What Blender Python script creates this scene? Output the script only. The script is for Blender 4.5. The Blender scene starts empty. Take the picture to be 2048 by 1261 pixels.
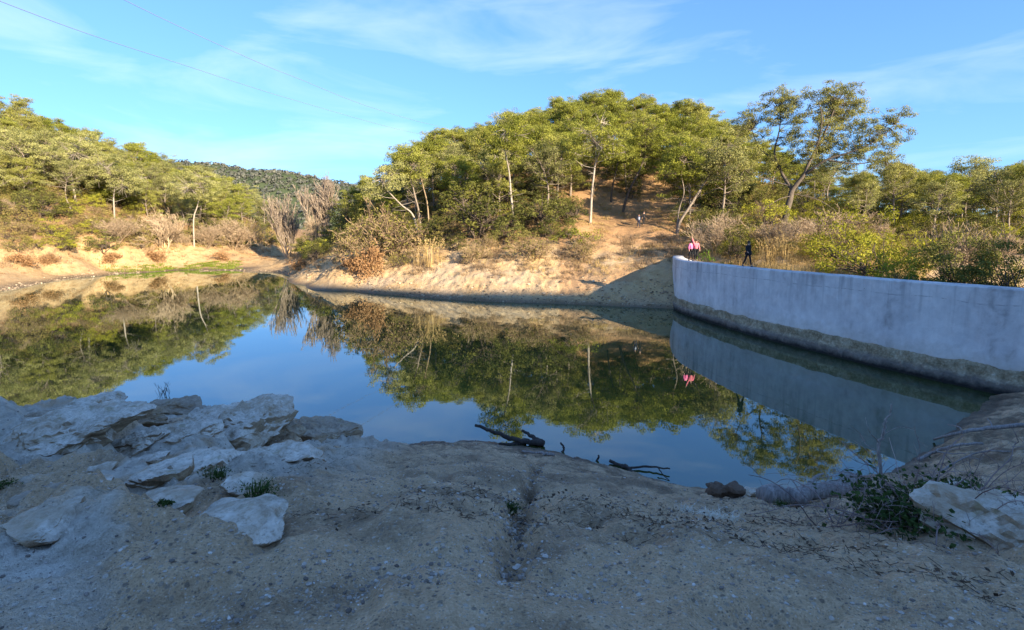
import bpy, bmesh, math, random
import numpy as np
from mathutils import Vector, Matrix, Euler

S = bpy.context.scene
COL = S.collection
R = math.radians

# ------------------------------------------------------------------ camera
F_PX = 1050.0
PITCH = math.atan(125.0 / F_PX)
CAM_Z = 6.4
cd = bpy.data.cameras.new('camera')
cam = bpy.data.objects.new('camera', cd)
COL.objects.link(cam)
cam.location = (0, 0, CAM_Z)
cam.rotation_euler = (math.pi / 2 - PITCH, 0, 0)
cd.sensor_fit = 'HORIZONTAL'
cd.sensor_width = 36
cd.lens = 36 * F_PX / 2048
cd.shift_y = -35.5 / 2048
cd.clip_start = 0.05
cd.clip_end = 5000
S.camera = cam

# ------------------------------------------------------------------ light
SUN_AZ, SUN_EL = R(140), R(18)
SUN_DIR = np.array([math.sin(SUN_AZ) * math.cos(SUN_EL), math.cos(SUN_AZ) * math.cos(SUN_EL), math.sin(SUN_EL)])
sl = bpy.data.lights.new('sun', 'SUN')
sl.energy = 3.6
sl.angle = R(0.5)
sl.color = (1.0, 0.84, 0.62)
sun = bpy.data.objects.new('sun', sl)
COL.objects.link(sun)
sun.rotation_euler = Vector(SUN_DIR).to_track_quat('Z', 'Y').to_euler()

W = bpy.data.worlds.new("World")
S.world = W
W.use_nodes = True
nt = W.node_tree
nt.nodes.clear()
out = nt.nodes.new('ShaderNodeOutputWorld')
bg = nt.nodes.new('ShaderNodeBackground')
sky = nt.nodes.new('ShaderNodeTexSky')
sky.sky_type = 'NISHITA'
sky.sun_disc = False
sky.sun_elevation = SUN_EL
sky.sun_rotation = SUN_AZ
sky.air_density = 1.0
sky.dust_density = 0.3
sky.ozone_density = 2.5
bg.inputs[1].default_value = 0.15
tc = nt.nodes.new('ShaderNodeTexCoord')
mp = nt.nodes.new('ShaderNodeMapping')
mp.inputs['Rotation'].default_value = (0, R(-14), R(8))
mp.inputs['Scale'].default_value = (2.2, 2.2, 10.0)
mp.inputs['Location'].default_value = (4.1, 3.2, 1.3)
n1 = nt.nodes.new('ShaderNodeTexNoise')
n1.inputs['Scale'].default_value = 1.3
n1.inputs['Detail'].default_value = 7
n1.inputs['Roughness'].default_value = 0.55
n1.inputs['Distortion'].default_value = 0.5
cr = nt.nodes.new('ShaderNodeValToRGB')
cr.color_ramp.elements[0].position = 0.50
cr.color_ramp.elements[0].color = (0, 0, 0, 1)
cr.color_ramp.elements[1].position = 0.86
cr.color_ramp.elements[1].color = (0.34, 0.34, 0.34, 1)
mx = nt.nodes.new('ShaderNodeMix')
mx.data_type = 'RGBA'
tintn = nt.nodes.new('ShaderNodeMix')
tintn.data_type = 'RGBA'
tintn.blend_type = 'MULTIPLY'
tintn.inputs[0].default_value = 1.0
tintn.inputs[7].default_value = (0.30, 0.495, 0.79, 1)
L = nt.links.new
L(tc.outputs['Generated'], mp.inputs[0])
L(mp.outputs[0], n1.inputs['Vector'])
L(n1.outputs[0], cr.inputs[0])
gam = nt.nodes.new('ShaderNodeGamma')      # hazy even winter sky: less contrast between zenith and horizon
gam.inputs[1].default_value = 0.66
L(sky.outputs[0], gam.inputs[0])
L(gam.outputs[0], tintn.inputs[6])
L(cr.outputs[0], mx.inputs[0])
L(tintn.outputs[2], mx.inputs[6])
mx.inputs[7].default_value = (2.4, 2.55, 2.7, 1)     # thin sunlit cirrus
L(mx.outputs[2], bg.inputs[0])
L(bg.outputs[0], out.inputs[0])

S.view_settings.view_transform = 'Standard'
S.view_settings.look = 'None'
S.view_settings.gamma = 1
S.view_settings.use_curve_mapping = False
S.view_settings.exposure = 2.12
S.cycles.max_bounces = 6
S.cycles.diffuse_bounces = 3
S.cycles.glossy_bounces = 3
S.cycles.transparent_max_bounces = 8
S.cycles.use_denoising = True

# ------------------------------------------------------------------ pixel <-> world (2048 px photograph)
cp, sp_ = math.cos(PITCH), math.sin(PITCH)


def ray(px, py):
    a = (px - 1024) / F_PX
    b = (595 - py) / F_PX
    return np.array([a, cp + b * sp_, -sp_ + b * cp])


def P(px, py, d):
    r = ray(px, py)
    return np.array([0, 0, CAM_Z]) + r * (d / r[1])


def PZ(px, py, z):
    r = ray(px, py)
    return np.array([0, 0, CAM_Z]) + r * ((z - CAM_Z) / r[2])


def proj(p):
    p = np.asarray(p, float)
    x, y, z = p[..., 0], p[..., 1], p[..., 2] - CAM_Z
    dep = y * cp - z * sp_
    up = y * sp_ + z * cp
    return 1024 + F_PX * x / dep, 595 - F_PX * up / dep


# ------------------------------------------------------------------ noise
def _hash(ix, iy, iz, seed):
    h = (ix * 374761393 + iy * 668265263 + iz * 2147483647 + seed * 974634777) & 0xFFFFFFFF
    h = ((h ^ (h >> 13)) * 1274126177) & 0xFFFFFFFF
    h = h ^ (h >> 16)
    return (h & 0xFFFF) / 65535.0


def vnoise(p, seed=0):
    p = np.asarray(p, float)
    if p.shape[-1] == 2:
        p = np.concatenate([p, np.zeros(p.shape[:-1] + (1,))], -1)
    i = np.floor(p).astype(np.int64)
    f = p - i
    u = f * f * f * (f * (f * 6 - 15) + 10)
    x0, y0, z0 = i[..., 0], i[..., 1], i[..., 2]
    r = 0
    for dx in (0, 1):
        for dy in (0, 1):
            for dz in (0, 1):
                w = (u[..., 0] if dx else 1 - u[..., 0]) * (u[..., 1] if dy else 1 - u[..., 1]) * (u[..., 2] if dz else 1 - u[..., 2])
                r = r + w * _hash(x0 + dx, y0 + dy, z0 + dz, seed)
    return r * 2 - 1


def fbm(p, octv=4, seed=0, gain=0.5):
    p = np.asarray(p, float)
    a, t, s = 1.0, 0.0, 0
    for o in range(octv):
        s = s + a * vnoise(p * (2.03 ** o) + 17.3 * o, seed + o)
        t += a
        a *= gain
    return s / t


def sstep(a, b, x):
    t = np.clip((x - a) / (b - a), 0, 1)
    return t * t * (3 - 2 * t)


# ------------------------------------------------------------------ mesh builder
class MB:
    def __init__(self):
        self.v, self.f, self.n = [], [], 0

    def add(self, V, F, tint=0.5, mat=0):
        V = np.asarray(V, float).reshape(-1, 3)
        F = np.asarray(F, np.int64)
        if len(F) == 0:
            return
        t = np.broadcast_to(np.asarray(tint, float), (len(F),))
        self.v.append(V)
        self.f.append((F + self.n, t, mat))
        self.n += len(V)

    def mesh(self, name, mats, smooth=False):
        me = bpy.data.meshes.new(name)
        V = np.concatenate(self.v) if self.v else np.zeros((0, 3))
        me.vertices.add(len(V))
        me.vertices.foreach_set('co', V.astype(np.float32).ravel())
        loops = np.concatenate([f.ravel() for f, t, m in self.f])
        tot = np.concatenate([np.full(len(f), f.shape[1]) for f, t, m in self.f])
        start = np.concatenate([[0], np.cumsum(tot)[:-1]])
        me.loops.add(len(loops))
        me.loops.foreach_set('vertex_index', loops.astype(np.int32))
        me.polygons.add(len(tot))
        me.polygons.foreach_set('loop_start', start.astype(np.int32))
        mi = np.concatenate([np.full(len(f), m) for f, t, m in self.f])
        for m in (mats if isinstance(mats, (list, tuple)) else [mats]):
            me.materials.append(m)
        me.polygons.foreach_set('material_index', mi.astype(np.int32))
        me.update(calc_edges=True)
        a = me.attributes.new('tint', 'FLOAT', 'FACE')
        a.data.foreach_set('value', np.concatenate([t for f, t, m in self.f]).astype(np.float32))
        me.polygons.foreach_set('use_smooth', np.full(len(tot), smooth))
        return me

    def build(self, name, mats, parent=None, smooth=False, loc=None, rz=0.0):
        return obj(name, self.mesh(name, mats, smooth), parent, loc, rz)


def obj(name, me, parent=None, loc=None, rz=0.0):
    o = bpy.data.objects.new(name, me)
    COL.objects.link(o)
    if parent is not None:
        o.parent = parent
    if loc is not None:
        o.location = tuple(loc)
    o.rotation_euler = (0, 0, rz)
    return o


def tag(o, label, cat, group=None, kind=None):
    o['label'] = label
    o['category'] = cat
    if group:
        o['group'] = group
    if kind:
        o['kind'] = kind
    return o


def empty(name, loc, label, cat, group=None, rz=0.0):
    o = obj(name, None, None, loc, rz)
    o.empty_display_size = 0.3
    return tag(o, label, cat, group)


def norm(v):
    return v / np.maximum(np.linalg.norm(v, axis=-1, keepdims=True), 1e-9)


def segs(mb, p0, p1, r0, r1, n=4, tint=0.5, mat=0):
    """many tapered straight prisms at once"""
    p0, p1 = np.asarray(p0, float).reshape(-1, 3), np.asarray(p1, float).reshape(-1, 3)
    N = len(p0)
    if N == 0:
        return
    r0 = np.broadcast_to(r0, (N,))[:, None, None]
    r1 = np.broadcast_to(r1, (N,))[:, None, None]
    d = norm(p1 - p0)
    ref = np.where(np.abs(d[:, 2:3]) < 0.9, np.array([[0, 0, 1.0]]), np.array([[1.0, 0, 0]]))
    a = norm(np.cross(d, ref))
    b = np.cross(d, a)
    th = np.arange(n) * 2 * math.pi / n
    ring = a[:, None, :] * np.cos(th)[None, :, None] + b[:, None, :] * np.sin(th)[None, :, None]
    V = np.concatenate([p0[:, None] + ring * r0, p1[:, None] + ring * r1], 1).reshape(-1, 3)
    k = np.arange(n)
    q = np.stack([k, (k + 1) % n, n + (k + 1) % n, n + k], -1)
    F = (np.arange(N)[:, None, None] * 2 * n + q[None]).reshape(-1, 4)
    t = np.repeat(np.broadcast_to(tint, (N,)), n)
    mb.add(V, F, t, mat)


def tube(mb, pts, rad, n=8, tint=0.5, mat=0, wob=0.0, seed=0):
    pts = np.asarray(pts, float)
    rad = np.broadcast_to(np.asarray(rad, float), (len(pts),))
    tan = norm(np.gradient(pts, axis=0))
    a = np.cross(tan[0], [0.31, 0.22, 0.93])
    rings = []
    th = np.arange(n) * 2 * math.pi / n
    for i in range(len(pts)):
        a = a - tan[i] * np.dot(a, tan[i])
        a = a / (np.linalg.norm(a) + 1e-9)
        b = np.cross(tan[i], a)
        r = np.full(n, rad[i])
        if wob:
            q = np.stack([np.cos(th) * 1.3, np.sin(th) * 1.3, np.full(n, i * 0.35)], -1)
            r = r * (1 + wob * fbm(q + seed * 7.7, 3, seed))
        rings.append(pts[i] + (np.cos(th)[:, None] * a + np.sin(th)[:, None] * b) * r[:, None])
    V = np.concatenate(rings + [pts[:1], pts[-1:]])
    k = np.arange(n)
    F = []
    for i in range(len(pts) - 1):
        F.append(np.stack([i * n + k, i * n + (k + 1) % n, (i + 1) * n + (k + 1) % n, (i + 1) * n + k], -1))
    mb.add(V, np.concatenate(F), tint, mat)
    m = len(pts) * n
    base = mb.n - len(V)
    caps = np.concatenate([np.stack([np.full(n, m), (k + 1) % n, k], -1),
                           np.stack([np.full(n, m + 1), (len(pts) - 1) * n + k, (len(pts) - 1) * n + (k + 1) % n], -1)])
    mb.f.append((caps + base, np.full(len(caps), float(np.mean(tint))), mat))


def spline(pts, n):
    """Catmull-Rom through pts"""
    pts = np.asarray(pts, float)
    q = np.concatenate([[2 * pts[0] - pts[1]], pts, [2 * pts[-1] - pts[-2]]])
    t = np.linspace(0, len(pts) - 1, n)
    i = np.minimum(t.astype(int), len(pts) - 2)
    u = (t - i)[:, None]
    a, b, c, d = q[i], q[i + 1], q[i + 2], q[i + 3]
    return 0.5 * ((2 * b) + (-a + c) * u + (2 * a - 5 * b + 4 * c - d) * u ** 2 + (-a + 3 * b - 3 * c + d) * u ** 3)


def leaves(mb, rng, C, N, length, width, tint=0.5, mat=0, fold=0.0):
    """one quad per centre C, facing N, with a random spin"""
    C = np.asarray(C, float)
    n = len(C)
    if n == 0:
        return
    N = norm(N)
    r = norm(rng.normal(size=(n, 3)))
    a = norm(np.cross(N, r))
    b = np.cross(N, a)
    l = (np.broadcast_to(length, (n,)) * rng.uniform(0.7, 1.3, n))[:, None] * 0.5
    w = (np.broadcast_to(width, (n,)) * rng.uniform(0.7, 1.3, n))[:, None] * 0.5
    V = np.stack([C - a * l, C + b * w, C + a * l, C - b * w], 1).reshape(-1, 3)
    F = np.arange(n * 4).reshape(n, 4)
    mb.add(V, F, np.broadcast_to(tint, (n,)), mat)


def ball(rng, n, flat=1.0, shell=0.4):
    d = norm(rng.normal(size=(n, 3)))
    r = rng.uniform(shell, 1, n) ** 0.6
    d2 = d * r[:, None]
    d2[:, 2] *= flat
    return d2, d


# ------------------------------------------------------------------ materials
def rgb(c):
    return (c[0], c[1], c[2], 1)


class NT:
    def __init__(self, name):
        self.m = bpy.data.materials.new(name)
        self.m.use_nodes = True
        self.t = self.m.node_tree
        self.t.nodes.clear()
        self.out = self.t.nodes.new('ShaderNodeOutputMaterial')

    def n(self, kind, **kw):
        x = self.t.nodes.new('ShaderNode' + kind)
        for k, v in kw.items():
            setattr(x, k, v)
        return x

    def l(self, a, b):
        self.t.links.new(a, b)

    def val(self, x, sock):
        if isinstance(x, bpy.types.NodeSocket):
            self.l(x, sock)
        elif isinstance(x, (tuple, list)) and sock.type == 'RGBA':
            sock.default_value = rgb(x)
        else:
            sock.default_value = x

    def mix(self, f, a, b, blend='MIX'):
        x = self.n('Mix', data_type='RGBA', blend_type=blend)
        self.val(f, x.inputs[0])
        self.val(a, x.inputs[6])
        self.val(b, x.inputs[7])
        return x.outputs[2]

    def math(self, op, a, b=0.0, clamp=False):
        x = self.n('Math', operation=op, use_clamp=clamp)
        self.val(a, x.inputs[0])
        self.val(b, x.inputs[1])
        return x.outputs[0]

    def noise(self, scale, detail=5, rough=0.55, vec=None, dist=0.0):
        x = self.n('TexNoise')
        x.inputs['Scale'].default_value = scale
        x.inputs['Detail'].default_value = detail
        x.inputs['Roughness'].default_value = rough
        x.inputs['Distortion'].default_value = dist
        if vec is not None:
            self.l(vec, x.inputs['Vector'])
        return x.outputs[0]

    def ramp(self, f, stops):
        x = self.n('ValToRGB')
        e = x.color_ramp.elements
        while len(e) < len(stops):
            e.new(0.5)
        for el, (p, c) in zip(e, stops):
            el.position = p
            el.color = rgb(c) if isinstance(c, (tuple, list)) else (c, c, c, 1)
        self.l(f, x.inputs[0])
        return x.outputs[0]

    def pos(self):
        return self.n('NewGeometry').outputs['Position']

    def objco(self):
        return self.n('TexCoord').outputs['Object']

    def scaled(self, vec, s):
        x = self.n('Mapping')
        x.inputs['Scale'].default_value = s
        self.l(vec, x.inputs[0])
        return x.outputs[0]

    def attr(self, name, out='Fac'):
        return self.n('Attribute', attribute_name=name).outputs[out]

    def bump(self, h, strength=0.3, dist=0.05, normal=None):
        x = self.n('Bump')
        x.inputs['Strength'].default_value = strength
        x.inputs['Distance'].default_value = dist
        self.l(h, x.inputs['Height'])
        if normal is not None:
            self.l(normal, x.inputs['Normal'])
        return x.outputs[0]

    def principled(self, color, rough=0.85, normal=None, spec=0.3):
        x = self.n('BsdfPrincipled')
        self.val(color, x.inputs['Base Color'])
        self.val(rough, x.inputs['Roughness'])
        self.val(spec, x.inputs['Specular IOR Level'])
        if normal is not None:
            self.l(normal, x.inputs['Normal'])
        self.l(x.outputs[0], self.out.inputs[0])
        return x


def leaf_mat(name, dark, light, jitter=0.25, trans=0.3, third=None):
    g = NT(name)
    t = g.attr('tint')
    c = g.mix(t, dark, light)
    rnd = g.n('ObjectInfo').outputs['Random']
    if third is not None:
        c = g.mix(g.math('MULTIPLY', g.math('POWER', rnd, 2.0), 0.7), c, third)
    hs = g.n('HueSaturation')
    g.l(c, hs.inputs['Color'])
    g.l(g.math('ADD', g.math('MULTIPLY', rnd, jitter * 2), 1 - jitter), hs.inputs['Value'])
    c = hs.outputs[0]
    d = g.n('BsdfDiffuse')
    g.l(c, d.inputs[0])
    tr = g.n('BsdfTranslucent')
    g.l(g.mix(1.0, c, (1.0, 0.95, 0.55), 'MULTIPLY'), tr.inputs[0])
    m = g.n('MixShader')
    m.inputs[0].default_value = trans
    g.l(d.outputs[0], m.inputs[1])
    g.l(tr.outputs[0], m.inputs[2])
    g.l(m.outputs[0], g.out.inputs[0])
    return g.m


def bark_mat(name, a, b, scale=3.0, stretch=(4, 4, 0.8)):
    g = NT(name)
    v = g.scaled(g.objco(), stretch)
    f = g.noise(scale, 6, 0.65, v)
    c = g.ramp(f, [(0.3, a), (0.7, b)])
    g.principled(c, 0.9, g.bump(f, 0.6, 0.03))
    return g.m


def plain(name, c, rough=0.8, var=0.25, scale=8.0):
    g = NT(name)
    f = g.noise(scale, 4)
    d = tuple(x * (1 - var) for x in c)
    e = tuple(min(1, x * (1 + var)) for x in c)
    g.principled(g.mix(f, d, e), rough)
    return g.m


M = {}
M['pine'] = leaf_mat('pine needles', (0.135, 0.16, 0.032), (0.43, 0.44, 0.078), 0.26, 0.40, (0.26, 0.24, 0.085))
M['pine_old'] = leaf_mat('greyish pine needles', (0.16, 0.17, 0.065), (0.38, 0.365, 0.14), 0.25, 0.3)
M['oak'] = leaf_mat('holm oak leaves', (0.055, 0.065, 0.022), (0.20, 0.195, 0.05), 0.3, 0.2)
M['olive'] = leaf_mat('olive shrub leaves', (0.16, 0.15, 0.045), (0.38, 0.33, 0.10), 0.25, 0.25, (0.19, 0.13, 0.055))
M['lime'] = leaf_mat('yellow green leaves', (0.18, 0.19, 0.025), (0.44, 0.42, 0.06), 0.2, 0.35)
M['fresh'] = leaf_mat('fresh green leaves', (0.10, 0.17, 0.02), (0.24, 0.36, 0.04), 0.15, 0.35)
M['drytwig'] = leaf_mat('dry twigs', (0.20, 0.14, 0.085), (0.36, 0.26, 0.16), 0.2, 0.1)
M['pinktwig'] = leaf_mat('bare pinkish twigs', (0.22, 0.16, 0.105), (0.42, 0.32, 0.21), 0.15, 0.05)
M['poplar'] = leaf_mat('pale poplar twigs', (0.23, 0.18, 0.135), (0.43, 0.35, 0.27), 0.1, 0.05)
M['rust'] = leaf_mat('rust dry leaves', (0.23, 0.125, 0.06), (0.42, 0.255, 0.125), 0.15, 0.2)
M['straw'] = leaf_mat('straw', (0.33, 0.23, 0.10), (0.58, 0.43, 0.20), 0.15, 0.25)
M['grass'] = leaf_mat('shore grass', (0.10, 0.15, 0.02), (0.26, 0.30, 0.05), 0.1, 0.3)
M['tuft'] = leaf_mat('dark green tuft', (0.03, 0.055, 0.02), (0.085, 0.13, 0.04), 0.15, 0.2)
M['bramble'] = leaf_mat('bramble leaves', (0.030, 0.055, 0.02), (0.095, 0.14, 0.045), 0.15, 0.2)
M['cane'] = leaf_mat('bramble canes', (0.14, 0.09, 0.085), (0.36, 0.29, 0.27), 0.1, 0.0)
M['bark'] = bark_mat('pine bark', (0.10, 0.075, 0.055), (0.34, 0.28, 0.22))
M['palebark'] = bark_mat('pale pine bark', (0.20, 0.165, 0.13), (0.46, 0.40, 0.33))
M['darkbark'] = bark_mat('dark bark', (0.05, 0.038, 0.03), (0.15, 0.115, 0.085))
M['drift'] = bark_mat('weathered driftwood', (0.13, 0.11, 0.10), (0.38, 0.35, 0.33), 4.0, (6, 6, 1.2))
M['wetwood'] = bark_mat('dark wet wood', (0.02, 0.017, 0.015), (0.075, 0.062, 0.055), 4.0)
# ------------------------------------------------------------------ terrain height
class RBF:
    def __init__(self, pts, c):
        p = np.array(pts, float)
        self.p, self.c = p[:, :2], c
        n = len(p)
        A = self.k(self.p)
        Q = np.concatenate([np.ones((n, 1)), self.p], 1)
        K = np.block([[A + 1e-6 * np.eye(n), Q], [Q.T, np.zeros((3, 3))]])
        self.w = np.linalg.solve(K, np.concatenate([p[:, 2], np.zeros(3)]))

    def k(self, q):
        d2 = ((q[:, None, :] - self.p[None]) ** 2).sum(-1)
        return -np.sqrt(d2 + self.c ** 2)

    def __call__(self, q):
        out = np.empty(len(q))
        for i in range(0, len(q), 40000):
            s = q[i:i + 40000]
            out[i:i + 40000] = self.k(s) @ self.w[:-3] + self.w[-3] + s @ self.w[-2:]
        return out


TOP = 4.27
dam_px = [(1369, 522.5), (1420, 528.3), (1499, 536.5), (1590, 544.5), (1686, 552.5), (1770, 559.5), (1858, 566.3), (1950, 573), (2045, 579.8)]
dam_pl = [PZ(px, py, TOP)[:2] for px, py in dam_px]
dam_pl = [np.array([17.6, 57.0]), np.array([15.9, 52.0]), np.array([14.6, 47.0])] + [np.array(p) for p in dam_pl] + [np.array([22.6, 16.2]), np.array([26.0, 12.0])]
DAM = spline(dam_pl, 420)

fore_pts = [tuple(PZ(px, py, z)) for px, py, z in [
    (0, 1062, 4.85), (500, 1062, 4.80), (1024, 1062, 4.75), (1500, 1062, 4.55), (2000, 1062, 4.45),
    (300, 1261, 4.95), (1024, 1261, 4.95), (1700, 1261, 4.9),
    (1024, 980, 4.04), (1024, 940, 3.27), (1024, 910, 2.0), (1024, 889, 0.0),
    (700, 980, 4.28), (700, 940, 3.66), (700, 910, 2.7), (700, 890, 1.5), (700, 878, 0), (850, 880, 0), (640, 868, 0.5),
    (1150, 915, 0), (1250, 945, 0), (1300, 957, 0), (1350, 970, 0), (1480, 985, 0), (1560, 985, 0), (1680, 962, 0), (1760, 950, 0),
    (1300, 1020, 3.96), (1300, 990, 3.0), (1300, 970, 1.7), (1480, 1020, 3.3), (1480, 1000, 1.9), (1620, 1010, 2.3), (1700, 1040, 3.6),
    (1800, 1040, 3.8), (1850, 1000, 2.9), (1860, 960, 1.0), (1815, 935, 0), (1850, 902, 0), (1880, 875, 0), (1930, 832, 0), (1990, 795, 0),
    (2048, 802, 0.5), (2048, 880, 1.0), (1950, 895, 0.9), (2048, 930, 1.8), (1960, 1000, 3.4), (2040, 1010, 3.7),
    (560, 900, 3.2), (560, 945, 3.75), (300, 900, 3.35), (100, 900, 3.55), (300, 980, 4.2), (100, 980, 4.3), (200, 820, 3.2), (30, 810, 3.3), (450, 845, 2.75), (560, 862, 1.6)]]
fore_pts += [(-5.5, 15.2, 0), (-9.0, 14.2, 0), (-13.5, 12.8, 0), (-20, 10.5, -0.2), (-30, 7, 0), (-16, 7, 3.2), (-10, 3, 4.4),
             (0, 22, -2), (-10, 20, -2), (8, 19, -2), (13, 19.5, -1.6), (-20, 17, -2), (-32, 13, -2), (14, 24, -2), (0, 30, -3.5), (18, 28, -2.5), (-20, 28, -3.5),
             (0, -4, 5.2), (-12, -5, 5.5), (12, -3, 5.4), (10, 3, 4.7), (14, 9, 2.6), (19, 15.5, 1.6), (21.5, 17.5, 1.5), (20.3, 20.0, 0.5), (26, 12, 5), (24, 16, 3.0), (24, 20, 2.5), (27, 25, 1)]
FORE = RBF(fore_pts, 0.5)

far_pts = [(*PZ(px, py, 0)[:2], 0) for px, py in [
    (0, 583), (60, 573), (150, 557), (250, 548), (400, 544), (500, 545), (560, 546), (586, 553), (578, 562), (612, 571), (700, 583), (800, 592), (900, 600),
    (1000, 605), (1070, 607), (1140, 609), (1250, 614), (1378, 622)]]
far_pts += [tuple(P(px, py, d)) for px, py, d in [
    # bank lip and slopes of the wooded hill straight ahead
    (650, 512, 74), (690, 528, 65), (800, 536, 61.5), (900, 528, 60), (1000, 523, 59), (1100, 518, 58.5), (1200, 524, 56), (1300, 545, 51), (1300, 500, 60), (1350, 520, 53.5), (1385, 520, 52), (1240, 560, 51),
    (1200, 480, 64), (1282, 458, 68), (1200, 440, 72), (1150, 455, 66), (1000, 478, 64), (850, 490, 66), (760, 500, 70), (690, 478, 82), (1350, 457, 66), (1250, 375, 86), (1180, 380, 84), (1330, 385, 84),
    (1050, 400, 82), (900, 430, 82), (800, 455, 84),
    # flat dirt shore in the gap and on the left
    (520, 534, 100), (560, 515, 122), (610, 502, 145), (440, 520, 104), (330, 530, 97), (200, 528, 89), (100, 545, 78), (20, 560, 68),
    (0, 485, 76), (100, 492, 82), (200, 500, 90), (300, 505, 97), (400, 507, 105), (500, 505, 118),
    (100, 405, 92), (250, 425, 105), (400, 445, 118), (520, 470, 132), (0, 380, 92)]]
hill = lambda px, top, d, tree: (*P(px, top, d)[:2], P(px, top, d)[2] - tree)
far_pts += [hill(*a) for a in [
    (0, 205, 112, 8), (60, 215, 114, 8), (130, 258, 118, 7), (200, 280, 122, 7), (300, 314, 128, 7), (400, 350, 138, 7), (540, 405, 150, 6), (640, 440, 165, 6),
    (-200, 160, 112, 8), (820, 305, 92, 8), (930, 268, 98, 8), (1000, 240, 102, 8.5), (1100, 215, 108, 8.5), (1200, 195, 113, 9), (1300, 200, 113, 9), (1400, 228, 111, 9), (1470, 258, 108, 8.5),
    (1600, 312, 108, 9), (1700, 338, 104, 9), (1800, 346, 98, 9), (1920, 348, 92, 9), (2040, 345, 88, 9), (2250, 340, 80, 9), (740, 350, 92, 7)]]
far_pts += [(0, 35, -2.5), (-20, 45, -2.5), (-40, 50, -2.5), (-30, 60, -2), (-45, 75, -1.8), (-58, 45, -2), (-55, 30, -2.5), (-40, 25, -2.5), (0, 22, -3), (12, 32, -2.5), (11, 41, -1.5),
            (-72, 50, 0.3), (-78, 30, 0.5), (-90, 55, 6), (-100, 30, 7), (-15, 10, -3), (10, 12, -3),
            (27, 36, 2.2), (34, 31, 2.0), (22, 50, 5.0), (28, 50, 4.4), (33, 44, 3.2), (42, 42, 3.2),
            (38, 58, 6.5), (48, 56, 5.0), (30, 62, 7.5), (35, 75, 10), (55, 75, 7.5), (65, 62, 6), (60, 45, 4.5),
            (20, 160, 14), (-40, 160, 6), (-90, 175, 14), (-150, 140, 22), (80, 140, 8), (120, 60, 10), (-160, 60, 16), (0, 220, 5), (-100, 260, 5), (120, 200, 5), (180, 100, 5), (60, 10, 4), (80, 20, 5), (-60, -20, 3), (-120, -20, 6),
            (150, -50, 4), (100, -60, 4), (200, 0, 5), (150, 25, 5), (60, -60, 4), (-150, -80, 5), (0, -150, 4), (110, -150, 4), (90, -20, 4), (-220, 40, 15), (-250, 150, 15), (200, 180, 8), (45, 25, 3), (50, 35, 3)]
_dn = norm(np.gradient(DAM, axis=0))
_dn = np.stack([_dn[:, 1], -_dn[:, 0]], -1)
_dn = _dn * np.where((_dn * np.array([-1.0, -0.3])).sum(-1, keepdims=True) < 0, -1, 1)
for _i in [i for i in range(60, 420, 36) if DAM[i][1] < 41]:
    for _w, _z in ((1.5, -1.6), (4.0, -2.2), (-0.8, 3.2), (-2.5, 3.6 if _i < 190 else 2.2)):
        far_pts.append((*(DAM[_i] + _dn[_i] * _w), _z))
FAR = RBF(far_pts, 1.0)
DAM_C, DN_C = DAM[::6], _dn[::6]

GULLY = np.array([PZ(px, py, z)[:2] for px, py, z in [(1075, 905, 1.8), (1068, 925, 2.7), (1058, 955, 3.6), (1046, 985, 4.1), (1040, 1020, 4.45), (1030, 1062, 4.72), (1020, 1150, 4.8)]])
GULLY_S = spline(GULLY, 120)
RU = np.array([-60, -30, 0, 20, 24, 29, 37, 41, 43.5, 46, 60])
RH = np.array([53, 58, 61, 62, 60, 55.3, 52.3, 50.5, 32, 12, 4.0])


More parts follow.
